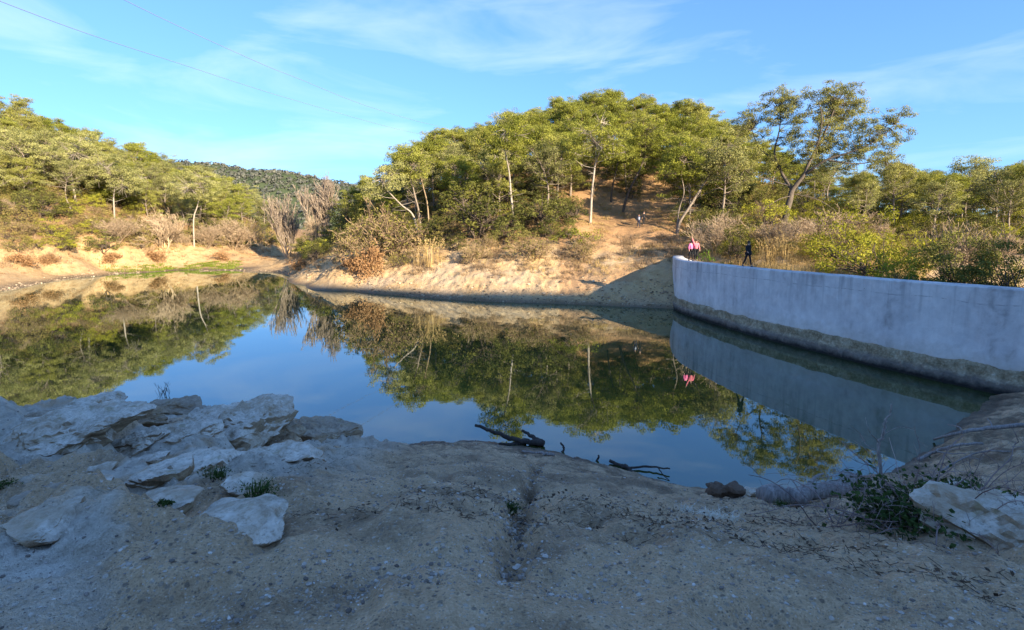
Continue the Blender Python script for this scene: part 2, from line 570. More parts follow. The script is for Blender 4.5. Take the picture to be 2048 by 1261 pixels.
def height(x, y, detail=True):
    x, y = np.atleast_1d(np.asarray(x, float)), np.atleast_1d(np.asarray(y, float))
    q = np.stack([x, y], -1)
    rad = np.hypot(x, y)
    hf = FORE(q)
    # the near headland ends where its own points end
    hf = hf - np.maximum(np.hypot(x * 0.9, y) - 27, 0) * 0.6
    hr = FAR(q)
    # the pond reaches the foot of the dam
    for k in np.array_split(np.nonzero((x > 9) & (x < 30) & (y > 9) & (y < 58))[0], 40):
        if len(k):
            dd = ((q[k][:, None] - DAM_C[None]) ** 2).sum(-1)
            i = dd.argmin(1)
            sd = ((q[k] - DAM_C[i]) * DN_C[i]).sum(-1)
            cap = -1.3 + np.maximum(y[k] - 41.8, 0) * 0.52
            hr[k] = np.where(sd > -0.35, np.minimum(hr[k], cap), hr[k])
    far_flat = sstep(150, 300, rad)
    hr = hr * (1 - far_flat) + (6 + 2 * fbm(q / 60, 2, 5)) * far_flat
    # wooded ridge behind the photographer, whose shade lies over the headland
    u, v = 0.766 * x + 0.643 * y, -0.643 * x + 0.766 * y
    ridge = np.interp(u, RU, RH) * np.clip(1 - np.abs(v + 130) / 100, 0, 1) + 5 - 0.25 * np.maximum(v + 20, 0) - 30 * sstep(-20, -8, v) - 0.02 * np.minimum(rad, 200)
    land_f = np.maximum(hf, ridge)
    fore = land_f > hr
    h = np.maximum(land_f, hr)
    if detail:
        above = sstep(-0.3, 0.8, h)
        big = 0.5 * fbm(q / 7.0, 3, 11) + 0.22 * fbm(q / 1.7, 3, 12)
        # rills running down the bare bank
        rill = -np.abs(fbm(np.stack([x / 2.2 + 0.5 * fbm(q / 3, 2, 14), y / 3.0], -1), 4, 13)) * 0.32
        bankness = (1 - sstep(3.2, 5.5, h)) * sstep(0.1, 0.9, h) * (1 - 0.65 * sstep(4, 9, x))
        big = big + bankness * (0.30 * (0.5 - np.abs(fbm(q / 0.9 + 3.1, 4, 15))) + 0.16 * fbm(q / 0.4, 2, 16))
        dfar = big * (0.45 + 0.55 * above) * sstep(0.0, 1.5, h) + rill * bankness
        dn = 0.17 * fbm(q / 1.3, 3, 21) + 0.055 * fbm(q / 0.32, 3, 22) + 0.026 * fbm(q / 0.09, 3, 23) - 0.05 * sstep(0.1, 0.5, fbm(q / 0.6, 3, 26))
        rb = sstep(8.5, 11, x) * sstep(9, 11, y)
        dn = dn + rb * (0.22 * fbm(q / 0.8, 4, 24) + 0.10 * (0.5 - np.abs(fbm(q / 0.3, 3, 25))))
        # bedrock steps on the left of the headland
        rk = sstep(-1.2, -2.6, x + 0.12 * (y - 5)) * sstep(1.5, 3.2, y) * sstep(14, 11, y)
        st = (y * 0.55 + x * 0.35) * 1.15 + 0.8 * fbm(q / 1.6, 3, 31)
        saw = st - np.floor(st)
        dn = dn + rk * (0.34 * (np.minimum(saw * 1.25, (1 - saw) * 5) - 0.45) + 0.10 * (0.5 - np.abs(fbm(q / 0.35, 4, 32))) + 0.04 * fbm(q / 0.08, 2, 33))
        g = np.full(len(x), 9.0)
        near = np.nonzero((np.abs(x - 0.3) < 2.0) & (y < 13) & (y > 0))[0]
        if len(near):
            d = np.sqrt(((q[near][:, None] - GULLY_S[None]) ** 2).sum(-1))
            g[near] = d.min(1)
        gw = 0.09 + 0.05 * vnoise(q * 2.5, 44)
        dn = dn - 0.19 * np.exp(-(g / np.maximum(gw, 0.03)) ** 2) * sstep(1.2, 2.2, y) - 0.10 * np.exp(-(g / 0.45) ** 2)
        h = h + np.where(fore, dn * sstep(-0.8, 0.5, h), dfar)
    return h, fore


def hgt(x, y):
    return float(height(x, y)[0][0])


def on_ground(px, py, dmax=170):
    """first point of the ground along a sight line"""
    r = ray(px, py)
    d = np.concatenate([np.arange(1.5, 20, 0.03), np.arange(20, dmax, 0.15)])
    p = np.array([0, 0, CAM_Z]) + r[None] * (d / r[1])[:, None]
    h, _ = height(p[:, 0], p[:, 1])
    i = np.nonzero((p[:, 2] <= np.maximum(h, 0.0)))[0]
    i = i[0] if len(i) else len(d) - 1
    return np.array([p[i, 0], p[i, 1], max(h[i], 0.0)])


def build_ground():
    a1 = np.linspace(-52, 52, 640)
    a2 = np.linspace(52, 308, 120)[1:-1]
    ang = np.radians(np.concatenate([a1, a2]))
    r = [0.3, 0.7, 1.1, 1.5, 1.9, 2.2]
    while r[-1] < 22:
        r.append(r[-1] * 1.0115)
    while r[-1] < 40:
        r.append(r[-1] + 0.45)
    while r[-1] < 78:
        r.append(r[-1] + 0.36)
    while r[-1] < 150:
        r.append(r[-1] + 0.9)
    while r[-1] < 1500:
        r.append(r[-1] * 1.12)
    r = np.array(r)
    nr, na = len(r), len(ang)
    X = (r[:, None] * np.sin(ang)[None]).ravel()
    Y = (r[:, None] * np.cos(ang)[None]).ravel()
    h, fore = height(X, Y)
    k, j = np.meshgrid(np.arange(nr - 1), np.arange(na), indexing='ij')
    j2 = (j + 1) % na
    F = np.stack([k * na + j, k * na + j2, (k + 1) * na + j2, (k + 1) * na + j], -1).reshape(-1, 4)[:, ::-1]
    V = np.stack([X, Y, h], -1)
    # close the hub
    mb = MB()
    mb.add(V, F)
    hub = np.stack([np.arange(na), (np.arange(na) + 1) % na, np.full(na, len(V))], -1)
    hc = np.concatenate([V, [[0, 0, height(0, 0)[0][0]]]])
    mb = MB()
    mb.add(hc, F)
    mb.f.append((hub[:, ::-1], np.full(na, .5), 0))
    o = mb.build('ground', ground_mat(), None, True)
    q = np.stack([X, Y], -1)
    nz = fbm(q / 5, 3, 61)
    grav = fore.astype(float)
    bank = np.where(fore, 0, (1 - sstep(3.6, 6.6, h + 1.6 * nz)))
    px, py = proj(np.stack([X, np.maximum(Y, 0.1), h], -1))
    clear = np.where((~fore) & (px > 1120) & (px < 1420) & (Y > 50) & (Y < 90), 1.0, 0) * sstep(-0.5, 0.3, nz)
    left = sstep(-18, -34, X + 8 * nz) * (1 - grav)
    wet = (1 - sstep(0.06, 0.5, h + 0.1 * nz))
    rk = fore * sstep(-1.2, -2.6, X + 0.12 * (Y - 5)) * sstep(15, 11, Y) * sstep(1.2, 2.4, Y)
    rk = rk * sstep(-0.15, 0.10, fbm(q / 1.1, 4, 63) + 0.12)
    for nm, val in (('gravel', grav), ('bank', bank), ('clearing', clear), ('leftshore', left), ('wet', wet), ('rock', rk)):
        a = o.data.attributes.new(nm, 'FLOAT', 'POINT')
        a.data.foreach_set('value', np.concatenate([val, [0]]).astype(np.float32))
    o['kind'] = 'structure'
    return o


def ground_mat():
    g = NT('ground')
    p = g.pos()
    big = g.noise(0.22, 5, 0.6, p)
    mid = g.noise(1.1, 6, 0.65, p)
    fine = g.noise(9.0, 6, 0.7, p)
    grit = g.noise(55.0, 4, 0.7, p)
    # dry forest floor
    litter = g.ramp(mid, [(0.25, (0.12, 0.07, 0.035)), (0.5, (0.27, 0.16, 0.075)), (0.75, (0.40, 0.27, 0.13))])
    # pale clay bank with ochre and grey bands
    clay = g.ramp(g.math('ADD', g.math('MULTIPLY', mid, 0.6), g.math('MULTIPLY', fine, 0.4)),
                  [(0.3, (0.27, 0.165, 0.075)), (0.45, (0.47, 0.305, 0.145)), (0.6, (0.57, 0.40, 0.205)), (0.75, (0.66, 0.51, 0.31))])
    clay = g.mix(g.math('MULTIPLY', g.ramp(big, [(0.42, 0.0), (0.62, 1.0)]), 0.35), clay, (0.42, 0.38, 0.32))
    rusty = g.ramp(g.math('ADD', g.math('MULTIPLY', mid, 0.5), g.math('MULTIPLY', fine, 0.5)),
                   [(0.3, (0.26, 0.14, 0.06)), (0.5, (0.46, 0.30, 0.14)), (0.7, (0.60, 0.46, 0.26))])
    clay = g.mix(g.math('MULTIPLY', g.attr('leftshore'), 0.8), clay, rusty)
    c = g.mix(g.attr('bank'), litter, clay)
    c = g.mix(g.math('MULTIPLY', g.attr('clearing'), 0.8), c, g.ramp(fine, [(0.3, (0.30, 0.16, 0.07)), (0.7, (0.52, 0.32, 0.16))]))
    # trodden gravelly soil of the headland
    gmix = g.math('ADD', g.math('MULTIPLY', fine, 0.45), g.math('MULTIPLY', grit, 0.55))
    soil = g.ramp(gmix, [(0.30, (0.23, 0.145, 0.08)), (0.42, (0.57, 0.395, 0.235)), (0.56, (0.71, 0.51, 0.32)), (0.70, (0.85, 0.69, 0.49))])
    soil = g.mix(g.math('MULTIPLY', g.ramp(mid, [(0.47, 0.0), (0.62, 1.0)]), 0.75), soil,
                 g.ramp(gmix, [(0.35, (0.13, 0.09, 0.055)), (0.65, (0.42, 0.30, 0.19))]))
    # half buried gravel: every cell a stone of its own grey
    for sc_, lo_, amt in ((30.0, 0.55, 0.75), (75.0, 0.45, 0.7)):
        vo = g.n('TexVoronoi')
        vo.inputs['Scale'].default_value = sc_
        g.l(p, vo.inputs['Vector'])
        sp3 = g.n('SeparateColor')
        g.l(vo.outputs['Color'], sp3.inputs[0])
        msk = g.math('MULTIPLY', g.ramp(vo.outputs['Distance'], [(0.26, 1.0), (0.40, 0.0)]), g.math('GREATER_THAN', sp3.outputs[0], lo_))
        soil = g.mix(g.math('MULTIPLY', msk, amt), soil, g.ramp(sp3.outputs[1], [(0.0, (0.12, 0.10, 0.08)), (0.45, (0.33, 0.28, 0.22)), (0.8, (0.60, 0.53, 0.44)), (1.0, (0.85, 0.80, 0.72))]))
    zz = g.n('SeparateXYZ')
    g.l(p, zz.inputs[0])
    zone = g.math('MULTIPLY', g.ramp(g.math('MULTIPLY', zz.outputs[2], 0.2), [(0.30, 1.0), (0.80, 0.0)]), g.ramp(g.noise(1.7, 6, 0.7, p, 0.5), [(0.44, 0.0), (0.58, 1.0)]))
    soil = g.mix(g.math('MULTIPLY', zone, 0.7), soil, g.ramp(gmix, [(0.35, (0.06, 0.042, 0.028)), (0.65, (0.24, 0.17, 0.11))]))
    stone = g.ramp(g.math('ADD', g.math('MULTIPLY', g.noise(3.0, 8, 0.7, p, 0.6), 0.7), g.math('MULTIPLY', grit, 0.3)),
                   [(0.3, (0.20, 0.155, 0.10)), (0.44, (0.50, 0.44, 0.35)), (0.58, (0.70, 0.64, 0.54)), (0.78, (0.80, 0.76, 0.68))])
    soil = g.mix(g.attr('rock'), soil, stone)
    c = g.mix(g.attr('gravel'), c, soil)
    c = g.mix(g.math('MULTIPLY', g.attr('wet'), 0.75), c, (0.055, 0.045, 0.035))
    nb = g.bump(g.noise(2.5, 8, 0.7, p), 0.9, 0.25)
    nb = g.bump(fine, 0.6, 0.05, nb)
    nb = g.bump(grit, 0.9, 0.015, nb)
    rough = g.math('SUBTRACT', 0.95, g.math('MULTIPLY', g.attr('wet'), 0.35))
    g.principled(c, rough, nb, 0.25)
    return g.m


ground = build_ground()


# ------------------------------------------------------------------ water
def water_mat():
    g = NT('pond water')
    p = g.pos()
    fr = g.n('Fresnel')
    fr.inputs[0].default_value = 1.76
    w1 = g.noise(0.9, 3, 0.5, g.scaled(p, (0.7, 1.4, 1)))
    w2 = g.noise(7.0, 2, 0.5, p)
    nb = g.bump(w1, 0.05, 0.02)
    nb = g.bump(w2, 0.035, 0.004, nb)
    g.l(nb, fr.inputs['Normal'])
    d = g.n('BsdfDiffuse')
    murk = g.ramp(g.noise(0.5, 5, 0.6, p), [(0.35, (0.026, 0.038, 0.012)), (0.65, (0.048, 0.060, 0.016))])
    g.l(murk, d.inputs[0])
    gl = g.n('BsdfGlossy')
    gl.inputs['Roughness'].default_value = 0.012
    gl.inputs[0].default_value = (0.84, 0.95, 1.0, 1)
    g.l(nb, gl.inputs['Normal'])
    m = g.n('MixShader')
    g.l(g.math('ADD', g.math('MULTIPLY', fr.outputs[0], 0.95), 0.06, True), m.inputs[0])
    g.l(d.outputs[0], m.inputs[1])
    g.l(gl.outputs[0], m.inputs[2])
    g.l(m.outputs[0], g.out.inputs[0])
    return g.m


mb = MB()
mb.add([(-140, 2, 0), (60, 2, 0), (60, 135, 0), (-140, 135, 0)], [(0, 1, 2, 3)])
water = mb.build('water', water_mat())
water['kind'] = 'structure'

# ------------------------------------------------------------------ dam
dt = norm(np.gradient(DAM, axis=0))
DN = np.stack([dt[:, 1], -dt[:, 0]], -1)      # towards the pond
DN = DN * np.where((DN * np.array([-1.0, -0.3])).sum(-1, keepdims=True) < 0, -1, 1)
dam_s = np.concatenate([[0], np.cumsum(np.linalg.norm(np.diff(DAM, axis=0), axis=1))])


def grid(mb, G, flip=False, mat=0):
    a, b = G.shape[:2]
    i, j = np.meshgrid(np.arange(a - 1), np.arange(b - 1), indexing='ij')
    F = np.stack([i * b + j, (i + 1) * b + j, (i + 1) * b + j + 1, i * b + j + 1], -1).reshape(-1, 4)
    mb.add(G.reshape(-1, 3), F[:, ::-1] if flip else F, 0.5, mat)


def plaster_mat():
    g = NT('mottled grey plaster')  # the plaster's own neutral grey, mottled by noise
    p = g.pos()
    a = g.noise(0.35, 6, 0.6, p)
    b = g.noise(2.2, 7, 0.65, p, 0.4)
    s = g.noise(1.6, 4, 0.6, g.scaled(p, (1, 1, 0.12)))
    f = g.math('ADD', g.math('ADD', g.math('MULTIPLY', a, 0.4), g.math('MULTIPLY', b, 0.35)), g.math('MULTIPLY', s, 0.25))
    c = g.ramp(f, [(0.34, (0.30, 0.29, 0.29)), (0.45, (0.52, 0.51, 0.51)), (0.56, (0.64, 0.63, 0.62)), (0.70, (0.76, 0.75, 0.73))])
    # hairline cracks and patches
    v = g.n('TexVoronoi', feature='DISTANCE_TO_EDGE')
    v.inputs['Scale'].default_value = 0.55
    g.l(g.scaled(p, (1, 1, 1.6)), v.inputs['Vector'])
    crk = g.ramp(v.outputs[0], [(0.0, 1.0), (0.012, 0.0)])
    z = g.n('SeparateXYZ')
    g.l(p, z.inputs[0])
    # rain streaks below the coping and a construction joint
    st = g.ramp(g.noise(2.6, 4, 0.65, g.scaled(p, (1, 1, 0.05))), [(0.52, 0.0), (0.66, 1.0)])
    c = g.mix(g.math('MULTIPLY', g.math('MULTIPLY', st, g.ramp(g.math('DIVIDE', z.outputs[2], 4.3), [(0.45, 0.0), (0.98, 1.0)])), 0.55), c, (0.22, 0.22, 0.23))
    jn = g.math('ABSOLUTE', g.math('SUBTRACT', z.outputs[2], g.math('ADD', 3.62, g.math('MULTIPLY', g.math('SUBTRACT', a, 0.5), 0.5))))
    c = g.mix(g.math('MULTIPLY', g.ramp(jn, [(0.0, 1.0), (0.035, 0.0)]), g.math('MULTIPLY', g.ramp(b, [(0.45, 0.0), (0.55, 1.0)]), 0.6)), c, (0.16, 0.16, 0.17))
    low = g.math('ADD', z.outputs[2], g.math('MULTIPLY', b, 1.2))
    c = g.mix(g.math('MULTIPLY', g.ramp(g.math('DIVIDE', low, 4.0), [(0.40, 1.0), (0.60, 0.0)]), 0.35), c, (0.46, 0.41, 0.31))
    nb = g.bump(g.math('ADD', b, g.math('MULTIPLY', g.noise(14, 4, 0.7, p), 0.4)), 0.35, 0.05)
    g.principled(c, 0.9, nb, 0.2)
    return g.m


def footing_mat():
    g = NT('stained rough masonry')
    p = g.pos()
    b = g.noise(1.8, 8, 0.7, p, 0.5)
    f = g.noise(9, 6, 0.7, p)
    c = g.ramp(g.math('ADD', g.math('MULTIPLY', b, 0.6), g.math('MULTIPLY', f, 0.4)),
               [(0.32, (0.08, 0.062, 0.035)), (0.43, (0.19, 0.15, 0.09)), (0.54, (0.33, 0.275, 0.18)), (0.66, (0.56, 0.50, 0.38))])
    z = g.n('SeparateXYZ')
    g.l(p, z.inputs[0])
    hz = g.math('ADD', z.outputs[2], g.math('MULTIPLY', g.math('SUBTRACT', b, 0.5), 0.5))
    c = g.mix(g.math('MULTIPLY', g.ramp(hz, [(0.42, 1.0), (0.66, 0.0)]), 0.8), c, g.mix(f, (0.09, 0.08, 0.075), (0.19, 0.17, 0.16)))
    c = g.mix(g.ramp(hz, [(0.10, 1.0), (0.36, 0.0)]), c, (0.012, 0.012, 0.012))   # tide mark kept wet by the pond
    nb = g.bump(b, 0.8, 0.12)
    nb = g.bump(f, 0.6, 0.03, nb)
    g.principled(c, 0.85, nb, 0.3)
    return g.m


dam = empty('dam_wall', (DAM[200][0], DAM[200][1], 0), 'long curved grey plastered dam wall rising out of the pond', 'dam')
dam_o = np.array([DAM[200][0], DAM[200][1], 0])
sc = dam_s[:, None]


def face(z0, z1, nz, off, amp, seed, fr=1.0):
    z = np.linspace(z0, z1, nz)[None, :] + 0 * sc
    q = np.stack([sc * fr + 0 * z, z * fr, 0 * z], -1)
    o = off + amp * fbm(q.reshape(-1, 3), 4, seed).reshape(z.shape)
    xy = DAM[:, None, :] + DN[:, None, :] * o[..., None]
    return np.concatenate([xy, z[..., None]], -1)


mb = MB()
G = face(1.02, TOP - 0.05, 30, 0.0, 0.025, 71, 0.9)
G[:, 0, 2] += 0.22 * fbm(np.stack([dam_s * 0.9, 0 * dam_s], -1), 5, 75, 0.65)
grid(mb, G - dam_o, True)
top_n = 0.02 * fbm(np.stack([dam_s * 0.8, 0 * dam_s], -1), 3, 77)
T = [G[:, -1]]
for w, dz in ((-0.04, 0.05), (-0.5, 0.06), (-1.0, 0.05), (-1.05, -0.2), (-1.05, -3.5)):
    T.append(np.concatenate([DAM + DN * w, (TOP - 0.05 + dz + top_n)[:, None]], 1))
grid(mb, np.stack(T, 1) - dam_o, True)
mb.build('plaster_face', plaster_mat(), dam, True)
mb = MB()
G = face(-2.5, 1.03, 44, 0.10, 0.09, 72, 1.3)
step = np.where(G[..., 2] < 0.55 + 0.12 * fbm(np.stack([dam_s * 0.7, 0 * dam_s], -1), 3, 78)[:, None], 0.09, 0.0)
G[..., :2] += DN[:, None, :] * step[..., None]
lip = np.concatenate([DAM - DN * 0.06, np.full((len(DAM), 1), 1.1)], 1)
lip[:, 2] += 0.22 * fbm(np.stack([dam_s * 0.9, 0 * dam_s], -1), 5, 75, 0.65)
grid(mb, np.concatenate([G, lip[:, None]], 1) - dam_o, True)
mb.build('footing', footing_mat(), dam, True)


def dam_point(px, w=0.5):
    """a spot on the walkway of the dam seen at column px"""
    x, _ = proj(np.concatenate([DAM - DN * w, np.full((len(DAM), 1), TOP)], 1))
    i = int(np.argmin(np.abs(x - px) + np.where(DAM[:, 1] > 44.5, 500, 0)))
    return np.array([*(DAM[i] - DN[i] * w), TOP + 0.01 + top_n[i]]), dt[i]


# ------------------------------------------------------------------ far mountain
def mountain(name, outline, d0, depth, mat, seed, bump):
    px = np.linspace(outline[0][0], outline[-1][0], 170)
    rows = np.interp(px, [a for a, b in outline], [b for a, b in outline])
    nd = 46
    t = np.linspace(0, 1, nd)
    G = np.zeros((len(px), nd, 3))
    for k, tt in enumerate(t):
        d = d0 + depth * tt
        x = (px - 1024) / F_PX * (d0 + depth)
        prof = np.sin(min(tt / 0.72, 1 + (tt / 0.72 - 1) * 0.9) * math.pi / 2)
        top = CAM_Z + (470 - rows) / F_PX * (d0 + 0.72 * depth)
        G[:, k, 0] = x
        G[:, k, 1] = d
        G[:, k, 2] = top * prof * (1 + 0.10 * fbm(np.stack([x / 60, 0 * x + d / 60], -1), 3, seed) * math.sin(tt * math.pi))
        edge = sstep(0, 12, np.arange(len(px))) * sstep(0, 12, len(px) - 1 - np.arange(len(px)))
        G[:, k, 2] *= edge
    q = G[..., :2].reshape(-1, 2)
    G[..., 2] += bump * fbm(q / 6, 3, seed + 3).reshape(G.shape[:2])
    mb = MB()
    grid(mb, G, True)
    o = mb.build(name, mat, None, True)
    o['kind'] = 'structure'
    return G


mm = NT('distant forested slope')
c = mm.ramp(mm.noise(0.08, 6, 0.7, mm.pos()), [(0.35, (0.045, 0.06, 0.035)), (0.6, (0.08, 0.10, 0.05)), (0.75, (0.17, 0.15, 0.10))])
mm.principled(c, 1.0, None, 0.0)
MG = mountain('mountain', [(200, 362), (330, 352), (380, 347), (430, 343), (480, 339), (530, 340), (570, 347), (620, 355), (670, 364), (720, 374), (800, 384), (900, 396)], 420, 260, mm.m, 81, 2.5)
rng = np.random.default_rng(90)
V = MG.reshape(-1, 3)
V = V[(V[:, 2] > 12)]
C = V[rng.integers(0, len(V), 4200)] + rng.normal(size=(4200, 3)) * [3, 3, 0.4]
mb = MB()
off, nn = ball(rng, 4200 * 12, 0.8, 0.6)
CC = np.repeat(C, 12, 0) + off * np.repeat(rng.uniform(1.6, 3.4, 4200), 12)[:, None] + [0, 0, 1.0]
leaves(mb, rng, CC, nn + [0, 0, 0.4], 2.4, 1.7, np.repeat(rng.random(4200), 12) * 0.8 + rng.random(4200 * 12) * 0.2)
M['farwood'] = leaf_mat('far forest crowns', (0.075, 0.082, 0.075), (0.16, 0.16, 0.125), 0.1, 0.15)  # distance haze put into the leaf colour: greyed, low contrast
fw = mb.build('woods', M['farwood'])
tag(fw, 'dark forest covering the distant mountain beyond the valley gap', 'woods', None, 'stuff')
# ------------------------------------------------------------------ plants: builders
def limb(rng, out, p, d, length, r0, r1, nseg=3, wob=0.18, up=0.0):
    """curved tapering branch as straight pieces; returns its points"""
    pts = [np.array(p, float)]
    d = np.array(d, float)
    for i in range(nseg):
        d = d + rng.normal(size=3) * wob + np.array([0, 0, up])
        d = d / np.linalg.norm(d)
        q = pts[-1] + d * length / nseg
        a, b = r0 + (r1 - r0) * i / nseg, r0 + (r1 - r0) * (i + 1) / nseg
        out.append((pts[-1], q, a, b))
        pts.append(q)
    return pts, d


def put_segs(mb, out, n=4, tint=0.5, mat=0):
    if out:
        segs(mb, [o[0] for o in out], [o[1] for o in out], np.array([o[2] for o in out]), np.array([o[3] for o in out]), n, tint, mat)


def pads_to_leaves(mb, rng, pads, per, ln, wd, shell=0.35, up=0.35):
    for c, rx, rz in pads:
        n = max(6, int(per * rx * rx))
        o, nn = ball(rng, n, rz / rx, shell)
        t = np.clip(rng.normal(rng.uniform(0.08, 0.9), 0.16, n), 0, 1)
        leaves(mb, rng, c + o * rx, nn + rng.normal(size=(n, 3)) * 0.55 + [0, 0, up], ln, wd, t)


def make_pine(seed, H=9.0, spread=3.4, start=0.45, lean=(0, 0), dense=1.0, flat=0.55):
    rng = np.random.default_rng(seed)
    tk = []
    pts = [np.array([0, 0, -0.4])]
    nt_ = 8
    wx, wy = rng.normal(size=2) * 0.05 * H
    for i in range(1, nt_ + 1):
        t = i / nt_
        pts.append(np.array([lean[0] * H * t ** 1.2 + wx * math.sin(t * 4), lean[1] * H * t ** 1.2 + wy * math.sin(t * 3.3), H * 0.93 * t]))
    r = 0.021 * H * (1 - np.linspace(0, 1, nt_ + 1) * 0.8)
    mt = MB()
    tube(mt, pts, r, 7, 0.5, 0, 0.12, seed)
    pts = np.array(pts)
    pads = []
    nl = int(17 + 3 * dense)
    for i in range(nl):
        t = start + (0.97 - start) * (i + rng.uniform(0, 0.8)) / nl
        k = t * nt_
        a = int(min(k, nt_ - 1))
        p = pts[a] + (pts[a + 1] - pts[a]) * (k - a)
        az = i * 2.4 + rng.uniform(-0.5, 0.5)
        s = (t - start) / (1 - start)
        prof = math.sqrt(max(0.05, 1 - ((s - 0.32) / 0.72) ** 2))
        ln = spread * prof * rng.uniform(0.7, 1.12)
        el = R(8 + 52 * s + rng.uniform(-8, 10))
        d = [math.cos(az) * math.cos(el), math.sin(az) * math.cos(el), math.sin(el)]
        lp, ld = limb(rng, tk, p, d, ln, 0.007 * H, 0.02, 4, 0.14, 0.06)
        for f in (2, 3, 4):
            for _ in range(2 if f < 4 else 1):
                sd = ld + rng.normal(size=3) * 0.75 + [0, 0, 0.35]
                q, _d = limb(rng, tk, lp[f], sd / np.linalg.norm(sd), ln * rng.uniform(0.2, 0.38), 0.028, 0.01, 2, 0.2, 0.1)
                pads.append((q[-1], rng.uniform(0.65, 1.05) * (spread / 3.4) ** 0.5, rng.uniform(0.3, 0.48)))
        for f in (1, 2, 2, 3):
            sd = ld + rng.normal(size=3) * 0.9
            limb(rng, tk, lp[f], sd / np.linalg.norm(sd), ln * rng.uniform(0.2, 0.4), 0.022, 0.008, 2, 0.25)
        if i % 3 == 0:   # dead snags below the crown
            t2 = start * rng.uniform(0.55, 0.98)
            k = t2 * nt_
            a = int(k)
            p = pts[a] + (pts[a + 1] - pts[a]) * (k - a)
            limb(rng, tk, p, [math.cos(az), math.sin(az), rng.uniform(-0.2, 0.4)], rng.uniform(0.6, 2.2), 0.03, 0.008, 3, 0.25)
    pads.append((pts[-1], 0.8, 0.6))
    put_segs(mt, tk, 4)
    mc = MB()
    pads_to_leaves(mc, rng, pads, 165 * dense, 0.23, 0.08, 0.2)
    return mt, mc


def make_bushy(seed, H=3.0, spread=2.0, ln=0.16, wd=0.10, per=110, npad=34, open_=0.0, trunk=0.15):
    """round evergreen shrub or small oak with several stems"""
    rng = np.random.default_rng(seed)
    tk, pads = [], []
    for i in range(npad):
        az = rng.uniform(0, 2 * math.pi)
        s = math.sqrt(rng.uniform(0.0, 1.0))
        zt = trunk + (1 - trunk) * rng.uniform(0.12, 1.0) * math.sqrt(max(0.0, 1 - (s * 0.92) ** 2)) + rng.normal() * 0.03
        c = np.array([math.cos(az) * s * spread, math.sin(az) * s * spread, max(0.12, zt) * H])
        pads.append((c, rng.uniform(0.32, 0.5) * (spread / 2) ** 0.6 * (H / 3) ** 0.25, rng.uniform(0.22, 0.36) * (H / 3) ** 0.5))
    ns = 5
    for i in range(ns):
        az = i * 2 * math.pi / ns + rng.uniform(-0.4, 0.4)
        d = np.array([math.cos(az) * 0.5, math.sin(az) * 0.5, 1.0])
        p0 = np.array([math.cos(az) * 0.06, math.sin(az) * 0.06, -0.25])
        lp, _ = limb(rng, tk, p0, d, H * (0.35 + trunk), 0.016 * H, 0.010 * H, 3, 0.15, 0.05)
        for c, rx, rz in pads[i::ns]:
            limb(rng, tk, lp[2], (c - lp[2]) / (np.linalg.norm(c - lp[2]) + 1e-6), np.linalg.norm(c - lp[2]), 0.008 * H, 0.006, 3, 0.06)
    ms, mc = MB(), MB()
    put_segs(ms, tk, 4)
    pads_to_leaves(mc, rng, pads, per, ln, wd, 0.4 - open_)
    return ms, mc


def make_bare(seed, H=3.0, spread=0.5, nstem=5, depth=4, r=0.03, up=0.10, kids=3, twig=0.006):
    """leafless shrub or tree: stems that keep forking into twigs"""
    rng = np.random.default_rng(seed)
    out, tips = [], []

    def grow(p, d, ln, rad, k):
        pts, dd = limb(rng, out, p, d, ln, rad, max(rad * 0.6, twig), 3, 0.16, up)
        if k == 0:
            tips.append(pts[-1])
            return
        for i in range(kids):
            f = pts[-1] if i == 0 else pts[rng.integers(1, 4)]
            nd = dd + rng.normal(size=3) * spread + [0, 0, up]
            grow(f, nd / np.linalg.norm(nd), ln * rng.uniform(0.55, 0.85), max(rad * 0.55, twig), k - 1)

    for i in range(nstem):
        az = i * 2 * math.pi / nstem + rng.uniform(-0.5, 0.5)
        d = np.array([math.cos(az) * spread, math.sin(az) * spread, 1.0])
        grow(np.array([math.cos(az), math.sin(az), 0]) * 0.08 + [0, 0, -0.15], d / np.linalg.norm(d), H * 0.36, r, depth)
    return out, np.array(tips)


def bare_mesh(name, mat, seed, leafmat=None, nleaf=0, ls=0.05, **kw):
    out, tips = make_bare(seed, **kw)
    mb = MB()
    rng = np.random.default_rng(seed + 1)
    segs(mb, [o[0] for o in out], [o[1] for o in out], np.array([o[2] for o in out]), np.array([o[3] for o in out]), 3, np.repeat(rng.random(len(out)), 1))
    ml = None
    if nleaf:
        ml = MB()
        c = tips[rng.integers(0, len(tips), nleaf)] + rng.normal(size=(nleaf, 3)) * 0.10
        leaves(ml, rng, c, rng.normal(size=(nleaf, 3)) + [0, 0, 0.3], ls, ls * 0.55, rng.random(nleaf))
    return mb, ml


